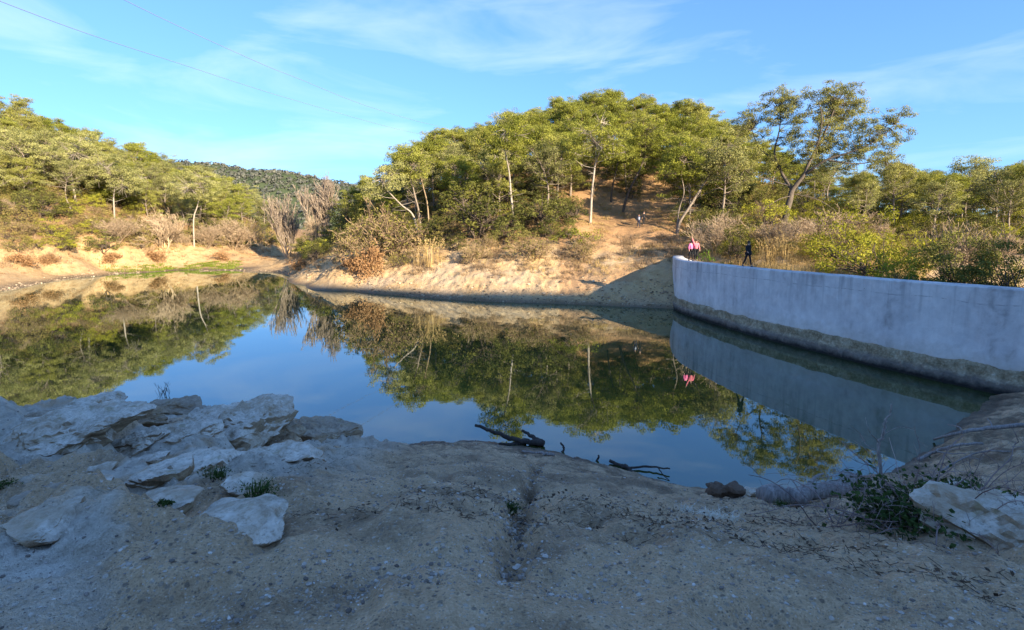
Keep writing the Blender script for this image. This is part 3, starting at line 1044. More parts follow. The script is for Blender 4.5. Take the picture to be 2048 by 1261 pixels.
def tuft_mb(seed, n=120, H=0.8, rad=0.3, width=0.012, droop=0.5, mb=None, at=(0, 0, 0), plume=0.0):
    """grass or reed clump, each blade two bent strips"""
    rng = np.random.default_rng(seed)
    mb = mb or MB()
    a = rng.uniform(0, 2 * math.pi, n)
    rr = rad * np.sqrt(rng.random(n))
    b0 = np.stack([np.cos(a) * rr, np.sin(a) * rr, np.zeros(n) - 0.03], -1) + np.array(at)
    az = a + rng.normal(size=n) * 0.8
    tilt = np.abs(rng.normal(size=n)) * 0.30 * droop + 0.05
    h = H * rng.uniform(0.45, 1.1, n)
    dr = np.stack([np.cos(az), np.sin(az), np.zeros(n)], -1)
    b1 = b0 + dr * (h * tilt * 0.45)[:, None] + np.array([0, 0, 1.0]) * (h * 0.6)[:, None]
    b2 = b1 + dr * (h * tilt * 1.3)[:, None] + np.array([0, 0, 1.0]) * (h * 0.4 * (1 - droop * 0.4))[:, None]
    side = np.stack([-np.sin(az + 0.6), np.cos(az + 0.6), np.zeros(n)], -1) * width * 0.5
    V = np.stack([b0 - side, b0 + side, b1 + side * 0.8, b1 - side * 0.8, b2 + side * 0.15, b2 - side * 0.15], 1).reshape(-1, 3)
    k = np.arange(n)[:, None] * 6
    F = np.concatenate([k + [0, 1, 2, 3], k + [3, 2, 4, 5]])
    t = rng.random(n)
    mb.add(V, F, np.concatenate([t, t]))
    if plume:
        m = 14
        c = np.repeat(b2, m, 0) - np.repeat(b2 - b1, m, 0) * rng.random((n * m, 1)) * 0.4 + rng.normal(size=(n * m, 3)) * plume * 0.25
        leaves(mb, rng, c, rng.normal(size=(n * m, 3)), plume, plume * 0.3, np.repeat(t, m) * 0.5 + 0.5)
    return mb


class Kind:
    """a plant whose copies share mesh data: root Empty with its parts"""

    def __init__(self, name, cat, parts):
        self.name, self.cat = name, cat
        self.parts = parts            # (part name, mesh)
        co = []
        for _, me in parts:
            a = np.empty(len(me.vertices) * 3, np.float32)
            me.vertices.foreach_get('co', a)
            co.append(a.reshape(-1, 3))
        co = np.concatenate(co)
        self.h = float(np.percentile(co[:, 2], 99.3))
        self.w = float(2 * np.percentile(np.hypot(co[:, 0], co[:, 1]), 95))

    def put(self, loc, label, group=None, rz=0.0, s=1.0, sz=None, tilt=(0, 0), name=None):
        if len(self.parts) == 1:
            o = obj(name or self.name, self.parts[0][1])
        else:
            o = obj(name or self.name, None)
            o.empty_display_size = 0.3
            for pn, me in self.parts:
                c = bpy.data.objects.new(pn, me)
                COL.objects.link(c)
                c.parent = o
        o.location = tuple(loc)
        o.rotation_euler = (tilt[0], tilt[1], rz)
        o.scale = (s, s, sz or s)
        tag(o, label, self.cat, group)
        return o


def two(name, cat, bark, leaf, mbs, n1='trunk', n2='crown'):
    a, b = mbs
    return Kind(name, cat, [(n1, a.mesh(name + '_' + n1, bark, True)), (n2, b.mesh(name + '_' + n2, leaf))])


PINES = [two('pine_tree', 'pine tree', M['bark'], M['pine'], make_pine(100 + i, 9, sp, st, dense=dn))
         for i, (sp, st, dn) in enumerate([(3.5, .34, 1.0), (4.0, .4, 1.05), (3.2, .30, 0.95), (3.8, .42, 1.1), (3.4, .28, 1.0), (4.1, .38, 1.0)])]
LOWPINES = [two('pine_tree', 'pine tree', M['bark'], M['pine' if i < 3 else 'pine_old'], make_pine(110 + i, 8, sp, st, dense=dn))
            for i, (sp, st, dn) in enumerate([(3.8, .12, 0.9), (4.2, .18, 0.9), (3.5, .10, 0.95), (4.0, .16, 0.7)])]
PINES_OLD = [two('pine_tree', 'pine tree', M['bark'], M['pine_old'], make_pine(120 + i, 9, sp, st, dense=dn))
             for i, (sp, st, dn) in enumerate([(3.6, .5, 0.55), (3.2, .45, 0.6), (3.9, .55, 0.6)])]
OAKS = [two('oak_tree', 'oak tree', M['darkbark'], M['oak'], make_bushy(140 + i, 5, 2.3, 0.19, 0.11, 150, 60, 0.1, 0.12)) for i in range(4)]
SHRUBS = [two('evergreen_shrub', 'shrub', M['darkbark'], M['olive'], make_bushy(150 + i, 2.4, 1.7, 0.14, 0.07, 220, 42, 0.1, 0.06), 'stems', 'foliage') for i in range(4)]
LIMES = [two('broom_shrub', 'shrub', M['darkbark'], M['lime'], make_bushy(160 + i, 3.0, 1.9, 0.15, 0.055, 330, 46, 0.15, 0.08), 'stems', 'foliage') for i in range(3)]

NEAR = [two('evergreen_bush', 'bush', M['darkbark'], M['oak'], make_bushy(165 + i, 5, 2.6, 0.13, 0.07, 420, 90, 0.15, 0.05), 'stems', 'foliage') for i in range(2)]


def bare_kind(name, cat, seed, mat, leafmat=None, nleaf=0, ls=0.06, n1='stems', n2='leaves', **kw):
    a, b = bare_mesh(name, mat, seed, leafmat, nleaf, ls, **kw)
    parts = [(n1, a.mesh(name + '_' + n1, mat))]
    if b:
        parts.append((n2, b.mesh(name + '_' + n2, leafmat)))
    return Kind(name, cat, parts)


DRY = [bare_kind('dry_shrub', 'shrub', 170 + i, M['drytwig'], M['olive'], 1400, 0.08, H=2.0, spread=0.6, nstem=9, depth=4, r=0.022, up=0.04, kids=3, twig=0.010) for i in range(3)]
PINK = [bare_kind('bare_shrub', 'shrub', 180 + i, M['pinktwig'], None, 0, H=3.0, spread=0.45, nstem=7, depth=4, r=0.028, up=0.10, kids=4, twig=0.007) for i in range(3)]
POPLAR = [bare_kind('poplar_tree', 'poplar tree', 190 + i, M['poplar'], None, 0, n1='branches', H=10.0, spread=0.24, nstem=6, depth=4, r=0.13, up=0.24, kids=4, twig=0.026) for i in range(2)]
RUST = [bare_kind('rust_shrub', 'shrub', 195 + i, M['rust'], M['rust'], 900, 0.10, H=1.2, spread=0.5, nstem=8, depth=3, r=0.015, up=0.05, kids=3, twig=0.008) for i in range(2)]

# ------------------------------------------------------------------ the woods: one object per tree
rng = np.random.default_rng(7)
PH = 9.0
taken = []


def free(x, y, r):
    for a, b, c in taken:
        if (a - x) ** 2 + (b - y) ** 2 < (0.5 * (r + c)) ** 2:
            return False
    return True


# single trees and shrubs one can point at -------------------------------------------------
def at_px(px, row, d=None):
    if d is None:
        return on_ground(px, row)
    p = P(px, row, d)
    return np.array([p[0], p[1], hgt(p[0], p[1])])


def px_size(n, loc):
    return n * loc[1] / F_PX


def feature(kind, px, row, hpx, label, ref_h, wide=None, ref_w=None, d=None, rz=None, tilt=(0, 0), group=None, reserve=0.8):
    loc = at_px(px, row, d)
    h = px_size(hpx, loc)
    s = h / kind.h
    sx = s if wide is None else px_size(wide, loc) / kind.w
    o = kind.put(loc, label, group, rng.uniform(0, 6.28) if rz is None else rz, sx, s, tilt)
    taken.append((loc[0], loc[1], reserve * px_size(wide or hpx * 0.5, loc)))
    return o


def trunk_pine(name, label, seed, px, row, path, crown_pads, mats, d=None, r0=0.17, rows_n=150, limbs=True, ln=0.27, wd=0.09, flat=0.5, leaf_r=None):
    """pine drawn after the photo: trunk path and crown lumps as (px, row[, radius px]) at the distance of its foot"""
    loc = at_px(px, row, d)
    D = loc[1]
    g = np.random.default_rng(seed)
    o = empty(name, loc, label, 'pine tree')
    pts = [np.array([0, 0, -0.5])] + [P(a, b, D) - loc + [0, (i + 1) * 0.12 * g.normal(), 0] for i, (a, b) in enumerate(path)]
    pts[0][0] = 0
    sp = spline(pts, 22)
    mt, mc, tk, pads = MB(), MB(), [], []
    tube(mt, sp, r0 * np.linspace(1, 0.35, 22), 8, 0.5, 0, 0.15, seed)
    for lump in crown_pads:
        a, b, rr = lump[:3]
        c = P(a, b, D) - loc
        rad = rr * 1.22 * D / F_PX
        c = c + [0, g.normal() * 0.4 * rad - 0.5, 0]
        j = int(np.argmin(np.linalg.norm(sp[8:] - c, axis=1) + np.where(sp[8:, 2] > c[2], 2.0, 0))) + 8
        lp, ld = limb(g, tk, sp[j], (c - sp[j]) / (np.linalg.norm(c - sp[j]) + 1e-6), np.linalg.norm(c - sp[j]), r0 * 0.28, 0.02, 4, 0.12)
        n = max(4, int(5.0 * rad * rad))
        for _ in range(n):
            q = norm(g.normal(size=3)) * rad * g.uniform(0.35, 1.0) ** 0.5 * [1, 1, 0.75]
            limb(g, tk, lp[-1 - g.integers(0, 2)], q / (np.linalg.norm(q) + 1e-6), np.linalg.norm(q), 0.03, 0.008, 2, 0.15)
            pads.append((c + q, g.uniform(0.5, 0.85), g.uniform(0.3, 0.5)))
    for _ in range(7):      # dead lower branches
        j = g.integers(7, 16)
        az = g.uniform(0, 6.28)
        limb(g, tk, sp[j], [math.cos(az), math.sin(az) * 0.5, g.uniform(-0.1, 0.5)], g.uniform(0.8, 2.4), 0.035, 0.008, 4, 0.2)
    put_segs(mt, tk, 5)
    pads_to_leaves(mc, g, pads, rows_n, ln, wd)
    mt.build('trunk', mats[0], o, True)
    mc.build('crown', mats[1], o)
    taken.append((loc[0], loc[1], 3.0))
    return o


# the big open-grown pine above the dam
def big_pine():
    D = 62.0
    base = P(1570, 440, D)
    loc = np.array([base[0], base[1], min(hgt(base[0], base[1]), base[2])])
    o = empty('pine_tree', loc, 'tallest lone pine with forked trunk and open spreading crown above the dam', 'pine tree')
    g = np.random.default_rng(300)
    w = lambda a, b, dy=0.0: P(a if a < 1580 else 1580 + (a - 1580) * 0.87, b, D) - loc + [0, dy, 0]
    mt, mc = MB(), MB()
    root = w(1566, 470)
    root[2] = min(root[2], -0.4)
    main = spline([root, w(1572, 430), w(1580, 400), w(1586, 380), w(1606, 352, -.5), w(1618, 322, -.8), w(1640, 285, -1), w(1660, 245, -1), w(1672, 215, -1)], 40)
    tube(mt, main, np.interp(np.linspace(0, 1, 40), [0, .4, .5, 1], [0.40, 0.27, 0.19, 0.05]), 10, 0.5, 0, 0.12, 3)
    limbs = [main]
    for pts, r in [
        ([w(1586, 380), w(1578, 355, 1), w(1572, 330, 1.6), w(1566, 300, 2), w(1578, 255, 2.2), w(1584, 215, 2.4)], 0.22),
        ([w(1572, 330, 1.6), w(1556, 305, 2.4), w(1540, 285, 3), w(1528, 250, 3)], 0.12),
        ([w(1606, 352, -.5), w(1640, 325, -2), w(1685, 312, -3), (w(1735, 290, -3.4)), w(1770, 262, -3.6)], 0.15),
        ([w(1618, 322, -.8), w(1650, 300, 1), w(1700, 270, 2.4), w(1730, 235, 3)], 0.11),
        ([w(1640, 325, -2), w(1690, 335, -3), w(1740, 330, -4)], 0.10),
        ([w(1582, 372, .3), w(1545, 358, 1), w(1505, 345, 1)], 0.07), ([w(1600, 360, 0), w(1640, 365, 2), w(1690, 385, 2.5)], 0.06),
        ([w(1584, 392), w(1550, 400, -1), w(1515, 420, -1.5), w(1490, 440, -1.5)], 0.05), ([w(1585, 388), w(1630, 400, -1), w(1672, 425, -1.4)], 0.05),
        ([w(1618, 322, -.8), w(1622, 290, -2), w(1618, 250, -3), w(1612, 220, -3)], 0.10)]:
        s = spline(pts, 16)
        tube(mt, s, np.linspace(r, 0.035, 16), 7, 0.5, 0, 0.1, 5)
        limbs.append(s)
    nodes = np.concatenate([l[len(l) // 3:] for l in limbs])
    tk, pads = [], []
    for a, b, rr, dy, dens in [
        (1522, 222, 34, 3, 1.1), (1502, 245, 26, 3, .9), (1545, 240, 22, 3, .4), (1498, 265, 18, 3, .35), (1545, 268, 22, 2, .25), (1580, 182, 30, 2.4, 1.0), (1568, 212, 34, 2.4, 1.1), (1608, 205, 34, 2, 1.1),
        (1590, 235, 36, 1, .8), (1622, 185, 18, 1, .6), (1668, 192, 34, -1, 1.1), (1702, 200, 38, 0, 1.15), (1738, 215, 32, 2, 1.0), (1655, 222, 34, -1, .8), (1690, 240, 42, 1, .7),
        (1745, 258, 34, -2, .7), (1775, 250, 26, -3.6, 1.0), (1790, 280, 20, -3.6, .6), (1640, 262, 36, -2, .55), (1620, 300, 34, -1, .5), (1665, 290, 40, 1, .45), (1715, 300, 44, -3, .5), (1765, 315, 34, -3, .4),
        (1560, 315, 28, 2, .45), (1590, 330, 22, 1, .4), (1540, 345, 26, 1, .35), (1505, 335, 26, 1, .35), (1690, 345, 34, -3, .35), (1740, 345, 30, -4, .3), (1640, 345, 28, 1, .35), (1700, 265, 50, -1, .7), (1620, 255, 40, 0, .6), (1680, 310, 50, -1, .6), (1735, 290, 40, -2, .6), (1640, 320, 40, 0, .5), (1580, 270, 34, 1, .5), (1600, 300, 34, 0, .45), (1760, 335, 26, -3, .4), (1520, 305, 24, 2, .3)]:
        dens = max(dens, 0.5)
        c = w(a, b, dy)
        rad = rr * D / F_PX
        n = int(6.5 * rad * rad * dens + 3)
        for _ in range(n):
            q = norm(g.normal(size=3)) * rad * g.uniform(0.1, 1.0) ** 0.5 * [1, 1.1, 0.85]
            e = c + q
            j = int(np.argmin(np.linalg.norm(nodes - e, axis=1)))
            v = e - nodes[j]
            l = np.linalg.norm(v)
            limb(g, tk, nodes[j], v / (l + 1e-6), l, 0.02 + 0.006 * l, 0.008, 3, 0.10, 0.03)
            pads.append((e, g.uniform(0.4, 0.75), g.uniform(0.25, 0.45)))
    put_segs(mt, tk, 3)
    pads_to_leaves(mc, g, pads, 260, 0.20, 0.065, 0.1)
    mt.build('trunk', M['bigbark'], o, True)
    mc.build('crown', M['pine_big'], o)
    taken.append((loc[0], loc[1], 6.0))


M['bigbark'] = bark_mat('grey pine bark', (0.05, 0.038, 0.03), (0.17, 0.14, 0.11))
M['pine_big'] = leaf_mat('big pine needles', (0.12, 0.13, 0.05), (0.39, 0.375, 0.12), 0.05, 0.38)
big_pine()

PP, PO = (M['palebark'], M['pine']), (M['palebark'], M['pine_old'])
DK = (M['bark'], M['pine'])
trunk_pine('pine_tree', 'tall pine with slim pale trunk standing left of the bare clearing', 401, 1027, 452,
           [(1026, 430), (1022, 390), (1019, 350), (1014, 322), (1008, 295)],
           [(1008, 275, 32), (980, 290, 24), (1040, 285, 26), (1020, 255, 24), (990, 315, 16), (1035, 312, 16)], PP, None, 0.16)
trunk_pine('pine_tree', 'pale trunked pine with wide airy crown at the lower edge of the clearing', 402, 1180, 447,
           [(1182, 420), (1183, 385), (1186, 352), (1192, 325), (1200, 300)],
           [(1195, 280, 38), (1155, 295, 26), (1232, 285, 30), (1205, 252, 30), (1170, 262, 26), (1150, 330, 14), (1225, 322, 18), (1250, 305, 16)], PP, None, 0.19, 110)
trunk_pine('pine_tree', 'dark trunked pine leaning right at the top of the clearing', 403, 1245, 425,
           [(1250, 408), (1258, 385), (1268, 362), (1280, 340), (1290, 315)],
           [(1290, 290, 36), (1320, 310, 26), (1265, 305, 26), (1300, 265, 28), (1330, 285, 18)], (M['darkbark'], M['pine']), None, 0.22)
trunk_pine('pine_tree', 'leaning double trunked pine on the right edge of the clearing', 404, 1354, 468,
           [(1360, 445), (1378, 415), (1398, 385), (1415, 360), (1432, 335)],
           [(1440, 318, 36), (1480, 322, 28), (1405, 330, 26), (1450, 290, 26), (1475, 350, 18), (1415, 300, 22)], (M['bark'], M['pine_old']), None, 0.2, 75)
trunk_pine('pine_tree', 'slender pine with upright stem just left of the leaning double pine', 405, 1352, 466,
           [(1356, 440), (1362, 415), (1366, 385), (1362, 350)],
           [(1360, 325, 30), (1335, 340, 20), (1385, 340, 22), (1362, 295, 24)], (M['bark'], M['pine']), None, 0.13)
trunk_pine('pine_tree', 'pine on the left flank with pale trunk leaning left over the brush', 406, 838, 448,
           [(826, 432), (805, 412), (788, 395), (775, 380)],
           [(765, 365, 30), (740, 375, 22), (790, 350, 28), (755, 395, 16)], (M['palebark'], M['pine_old']), 72, 0.14, 120)
trunk_pine('pine_tree', 'upright pine on the left flank beside the pale leaning trunk', 407, 842, 450,
           [(838, 428), (832, 400), (825, 375), (818, 350)],
           [(812, 330, 34), (790, 318, 24), (838, 335, 24), (825, 310, 22)], DK, 74, 0.17)
trunk_pine('pine_tree', 'sparse greyish pine with thin dead branches on the left flank skyline', 408, 858, 440,
           [(855, 410), (848, 375), (842, 350), (838, 330)],
           [(840, 318, 26), (855, 335, 18), (822, 328, 18)], (M['pinktwig'], M['pine_old']), 77, 0.12, 25)
trunk_pine('pine_tree', 'straight dark trunked pine in the upper middle of the clearing', 409, 1222, 405,
           [(1224, 380), (1230, 350), (1236, 325)], [(1238, 305, 28), (1215, 312, 20), (1258, 318, 18)], (M['darkbark'], M['pine']), None, 0.17)
trunk_pine('pine_tree', 'small leaning pine sapling on the bare bank below the clearing', 410, 1140, 500,
           [(1146, 488), (1155, 478)], [(1160, 470, 16), (1138, 466, 14), (1185, 470, 13), (1115, 472, 12)], (M['bark'], M['pine']), None, 0.07, 90, flat=.4)
trunk_pine('pine_tree', 'pale stemmed pine on the left hillside with bare lower trunk', 411, 228, 425,
           [(228, 400), (230, 378)], [(235, 360, 34), (205, 352, 24), (262, 362, 26), (232, 335, 28), (285, 370, 16)], PO, 100, 0.17)
trunk_pine('pine_tree', 'left hillside pine with crooked pale trunk above the bare shrubs', 412, 386, 462,
           [(388, 440), (394, 415), (398, 395)], [(395, 375, 30), (370, 382, 22), (425, 380, 24), (400, 355, 26)], PO, 106, 0.17)
trunk_pine('pine_tree', 'left hillside pine whose dark leaning trunk shows under a tilted crown', 413, 150, 385,
           [(142, 350), (148, 325)], [(160, 310, 34), (130, 318, 26), (190, 325, 26), (165, 285, 26), (210, 340, 18)], PO, 98, 0.2)

# bare poplars in the gap
feature(POPLAR[0], 575, 495, 120, 'left of two bare pinkish poplars in the valley gap', 12.6, 62, 7.5, d=108)
feature(POPLAR[1], 645, 495, 132, 'right, taller of two bare pinkish poplars in the valley gap', 12.6, 66, 7.5, d=100)
feature(PINK[0], 628, 500, 70, 'thin bare sapling at the foot of the taller poplar', 4.2, 30, 4.2, d=96)
# shrubs one can tell apart
feature(DRY[0], 775, 520, 110, 'big round thorny tan shrub on the tip of the peninsula', 2.5, 150, 3.4)
feature(DRY[1], 712, 528, 70, 'smaller greyish thorny shrub left of the big tan shrub', 2.5, 90, 3.4)
feature(RUST[0], 745, 553, 58, 'rust brown dry bush low on the peninsula bank', 1.7, 58, 2.0)
feature(RUST[1], 708, 548, 34, 'low dark rusty bush on the bare peninsula tip', 1.7, 50, 2.0)
feature(RUST[0], 600, 540, 22, 'small orange dry bush at the far inlet of the pond', 1.7, 36, 2.0)
feature(PINK[1], 1430, 520, 75, 'bare pinkish fan shaped shrub behind the far end of the dam', 4.2, 120, 4.2, d=52)
feature(PINK[2], 330, 500, 70, 'large bare tan shrub at the foot of the left hill', 4.2, 110, 4.2)
feature(PINK[0], 235, 490, 52, 'bare pinkish shrub on the left hill beside the green bush', 4.2, 80, 4.2)
feature(PINK[1], 470, 502, 62, 'bare multi stemmed shrub on the shore right of the larger tan one', 4.2, 110, 4.2)
feature(PINK[2], 415, 498, 45, 'small bare shrub between the two larger bare shrubs on the left shore', 4.2, 60, 4.2)
feature(OAKS[0], 100, 470, 48, 'dark green bush low on the left hill', 5.2, 80, 5.0, d=88)
feature(OAKS[1], 205, 488, 45, 'blue green bush beside the bare pinkish shrub on the left hill', 5.2, 70, 5.0, d=90)
feature(OAKS[2], 1090, 468, 75, 'round sunlit green bush left of the pale trunked pine', 5.2, 120, 5.0, d=66)
feature(OAKS[3], 1140, 465, 52, 'dense green bush touching the pale trunked pine', 5.2, 70, 5.0, d=67)
feature(OAKS[0], 955, 478, 105, 'broad olive green oak on the bank right of the reeds', 5.2, 170, 5.0, d=66)
feature(OAKS[2], 700, 470, 80, 'dark shaded oak at the left foot of the central hill', 5.2, 80, 5.0, d=84)
feature(SHRUBS[0], 800, 532, 32, 'low bright green bush under the big tan shrub', 2.6, 60, 3.6)
feature(SHRUBS[1], 1050, 500, 40, 'grey brown bush on the lip of the bare bank', 2.6, 80, 3.6)
feature(DRY[2], 1065, 522, 42, 'dry twiggy bush hanging on the lip of the bare bank', 2.5, 100, 3.4)
feature(DRY[1], 1165, 520, 40, 'dry brown bush alone on the bare bank below the sapling', 2.5, 66, 3.4)
feature(DRY[0], 945, 525, 40, 'dry brown bush on the bank beside the straw reeds', 2.5, 70, 3.4)
feature(LIMES[0], 1745, 545, 150, 'big yellow green broom bush behind the middle of the dam', 3.3, 200, 4.2, d=38)
feature(LIMES[1], 1680, 530, 120, 'yellow green broom bush left of the biggest one behind the dam', 3.3, 150, 4.2, d=44)
feature(LIMES[2], 1790, 555, 110, 'lower yellow green bush against the dam right of the biggest broom', 3.3, 110, 4.2, d=33)
feature(NEAR[0], 1905, 590, 150, 'dark green bush behind the dam right of the yellow broom', 5.2, 180, 5.0, d=33)
feature(NEAR[1], 2010, 600, 150, 'dark green bush behind the dam at the right edge', 5.2, 170, 5.0, d=30)
feature(NEAR[1], 1850, 575, 70, 'low dark bush just over the dam top below the bare grey tree', 5.2, 120, 5.0, d=31)
feature(PINK[0], 1930, 590, 150, 'bare grey tree among the dark bushes on the right', 4.2, 150, 4.2, d=36)
feature(PINK[1], 1610, 520, 62, 'bare dry shrub under the lone pine behind the dam', 4.2, 130, 4.2, d=52)
feature(PINK[2], 1670, 525, 62, 'tangled bare shrub right of the lone pine trunk', 4.2, 140, 4.2, d=55)
feature(PINK[0], 1540, 520, 62, 'bare whitish shrub beside the walker on the dam', 4.2, 110, 4.2, d=50)
feature(LIMES[2], 1530, 500, 60, 'olive broom bush uphill of the bare pinkish shrub', 3.3, 110, 4.2, d=60)
feature(OAKS[2], 1455, 470, 80, 'dark evergreen bush between the leaning pine and the lone pine', 5.2, 100, 5.0, d=68)
for px, row, h, w_, lab in [(40, 535, 26, 50, 'low rusty heath bush on the left shore at the picture edge'), (100, 528, 18, 34, 'small rusty bush on the pale left shore'),
                            (225, 528, 22, 40, 'rusty round bush on the left shore behind the green strip'), (310, 522, 20, 42, 'rusty bush above the green strip on the left shore'),
                            (440, 522, 18, 36, 'dry rusty bush at the right end of the green strip')]:
    feature(RUST[0], px, row, h, lab, 1.7, w_, 2.0)

# scattered individuals ----------------------------------------------------------------------
def scatter(n, region, spacing, chooser, tries=7000):
    done = 0
    pxs = rng.uniform(*region[0], tries)
    ds = np.sqrt(rng.uniform(region[1][0] ** 2, region[1][1] ** 2, tries))
    xs = (pxs - 1024) / F_PX * ds
    hs = height(xs, ds)[0]
    for px, d, x, h in zip(pxs, ds, xs, hs):
        if done >= n:
            break
        if chooser(px, d, x, d, h, spacing):
            done += 1
    return done


trunks = []
features_n = len(taken)


def open_ground(px, d, x, y, h):
    """bare places: bank, clearing, dirt flat, path"""
    if h < 1.2:
        return True
    if 1150 < px < 1370 + 30 * math.sin(d) and 52 < d < 86 + 6 * math.sin(px / 17):
        return True
    if px < 640 and h < 3.3 + 0.8 * math.sin(px / 60):
        return True
    if 640 <= px < 1130 and h < 4.4:
        return True
    if d < 48:
        return True
    return False


def place(px, h, d, pine):
    if px < 660:
        lv = 'on the crest' if h > 14 else ('halfway up' if h > 8.5 else 'at the foot')
        sd = 'at its left end' if px < 170 else ('in its middle' if px < 400 else 'near the valley gap')
        return (lv + ' of the left hill ' if lv != 'halfway up' else 'halfway up the left hill ') + sd
    if px < 1470:
        lv = 'on top of the central hill' if h > 19 else ('high on the central hill' if h > 11 else 'low on the central hill')
        sd = 'at its left end' if px < 850 else ('left of the clearing' if px < 1150 else ('above the clearing' if px < 1390 else 'right of the clearing'))
        return lv + ' ' + sd
    sd = 'behind the lone pine' if px < 1640 else ('behind the broom bushes' if px < 1840 else 'at the picture edge')
    return ('high' if d > 82 else 'low') + ' on the right hillside ' + sd


def pine_at(px, d, x, y, h, sp):
    if open_ground(px, d, x, y, h) or h < (6.5 if px < 1400 else 3.5) or not free(x, y, sp):
        return False
    if 1490 < px < 1700 and d < 84:
        return False
    if px < 640 and h < 8.5 + rng.uniform(-2, 2):
        return False
    old = rng.random() < (0.35 if (px < 640 or h < 11) else 0.12)
    k = (PINES_OLD if old else PINES)[rng.integers(0, 3 if old else 6)]
    if px < 660 and rng.random() < 0.75:
        k = LOWPINES[3 if old else rng.integers(0, 3)]
    u = rng.uniform(0.8, 1.12)
    s = u * (0.9 if px < 660 else 0.62 if px < 790 else (0.95 if px < 1470 else (0.7 if px < 1760 else 0.82)))
    size = 'short ' if u < 0.9 else ('tall ' if u > 1.03 else '')
    look = 'thin greyish' if old else 'yellow green'
    lab = size + look + ' pine ' + place(px, h, d, True)
    gr = lab.replace('pine ', 'pines ', 1)
    k.put((x, y, h - 0.1), lab, gr, rng.uniform(0, 6.28), s * rng.uniform(0.9, 1.15), s, (rng.normal() * 0.05, rng.normal() * 0.05))
    taken.append((x, y, sp))
    trunks.append((x, y, 0.8))
    return True


def under_at(px, d, x, y, h, sp):
    if open_ground(px, d, x, y, h) or not free(x, y, sp) or (1535 < px < 1625 and d < 62):
        return False
    u = rng.random()
    where = 'on the left hill' if px < 660 else ('on the central hill' if px < 1470 else 'on the right hillside')
    if px < 660:
        pick = 0 if u < 0.22 else (1 if u < 0.74 else (2 if u < 0.86 else (3 if u < 0.97 else 4)))
    elif px < 1470:
        pick = 0 if u < 0.5 else (1 if u < 0.8 else (2 if u < 0.86 else 3))
    else:
        pick = 0 if u < 0.3 else (1 if u < 0.55 else (2 if u < 0.8 else (3 if u < 0.93 else 4)))
    K = [OAKS, SHRUBS, LIMES, DRY, PINK][pick]
    what = ['dark green oak bush', 'olive green shrub', 'yellow green broom shrub', 'dry tan shrub', 'bare pinkish shrub'][pick]
    u = rng.uniform(0.75, 1.25)
    s = [0.62, 0.95, 0.75, 0.9, 0.7][pick] * u * (1.25 if px < 660 else 1.0)
    what = ('small ' if u < 0.92 else ('large ' if u > 1.1 else '')) + what
    where = place(px, h, d, False)
    K[rng.integers(0, len(K))].put((x, y, h - 0.1), what + ' ' + where, what.replace('bush', 'bushe') + 's ' + where, rng.uniform(0, 6.28), s * rng.uniform(0.95, 1.3), s)
    taken.append((x, y, sp))
    return True


npi = scatter(125, ((660, 1480), (62, 122)), 4.3, pine_at)
npi2 = scatter(120, ((-60, 660), (82, 150)), 4.3, pine_at)
npi3 = scatter(90, ((1470, 2110), (58, 112)), 4.4, pine_at)
taken[:] = [(a, b, c * 0.6) for a, b, c in taken[:features_n]] + trunks
nu1 = scatter(190, ((640, 1480), (57, 100)), 2.0, under_at)
nu2 = scatter(330, ((-40, 660), (76, 132)), 2.1, under_at)
nu3 = scatter(190, ((1440, 2110), (44, 90)), 2.2, under_at)
print('scattered', npi, npi2, npi3, nu1, nu2, nu3)
# ------------------------------------------------------------------ rocks of the headland
_ico = {}


def ico(n):
    if n not in _ico:
        bm = bmesh.new()
        bmesh.ops.create_icosphere(bm, subdivisions=n, radius=1.0)
        _ico[n] = (np.array([v.co[:] for v in bm.verts]), np.array([[v.index for v in f.verts] for f in bm.faces]))
        bm.free()
    return _ico[n]


def rock_mb(seed, size, sub=5, planes=13, rough=0.05, strata=0.03, mb=None, at=(0, 0, 0), tilt=None):
    g = np.random.default_rng(seed)
    V, F = ico(sub)
    n = norm(g.normal(size=(planes, 3)) * [1, 1, 0.8])
    n = np.concatenate([n, [[0.05, 0.05, 1], [0, 0, -1]]])
    n = norm(n)
    d = np.concatenate([g.uniform(0.72, 1.0, planes), [0.62, 0.8]])
    dots = V @ n.T
    r = np.min(np.where(dots > 0.05, d[None] / np.maximum(dots, 0.05), 9), axis=1)
    r = np.minimum(r, 1.35)
    p = V * r[:, None] * np.array(size) * 0.5
    q = p * 1.0
    # bedding: thin layers standing proud of each other on the flanks
    s = p[:, 2] / 0.055 + 0.25 * p[:, 0] / 0.055 + 1.6 * fbm(q * 2.2, 3, seed + 5)
    lay = _hash(np.floor(s).astype(np.int64), np.zeros(len(s), np.int64), np.zeros(len(s), np.int64), seed) - 0.5
    side = 1 - np.abs(V[:, 2]) ** 1.5
    p = p + V * (lay * strata * 1.6 * side)[:, None]
    rg = 1 - 2 * np.abs(fbm(q * 3.5, 4, seed + 1))
    p = p + V * (rough * (0.9 * fbm(q * 2.0, 4, seed + 2) + 0.35 * rg + 0.35 * fbm(q * 11, 3, seed + 3)))[:, None]
    p[:, 2] += 0.5 * rough * fbm(q * 7, 3, seed + 4)
    if tilt is not None:
        p = p @ np.array(Euler(tilt).to_matrix()).T
    mb = mb or MB()
    mb.add(p + np.array(at), F, 0.5, 0)
    return mb


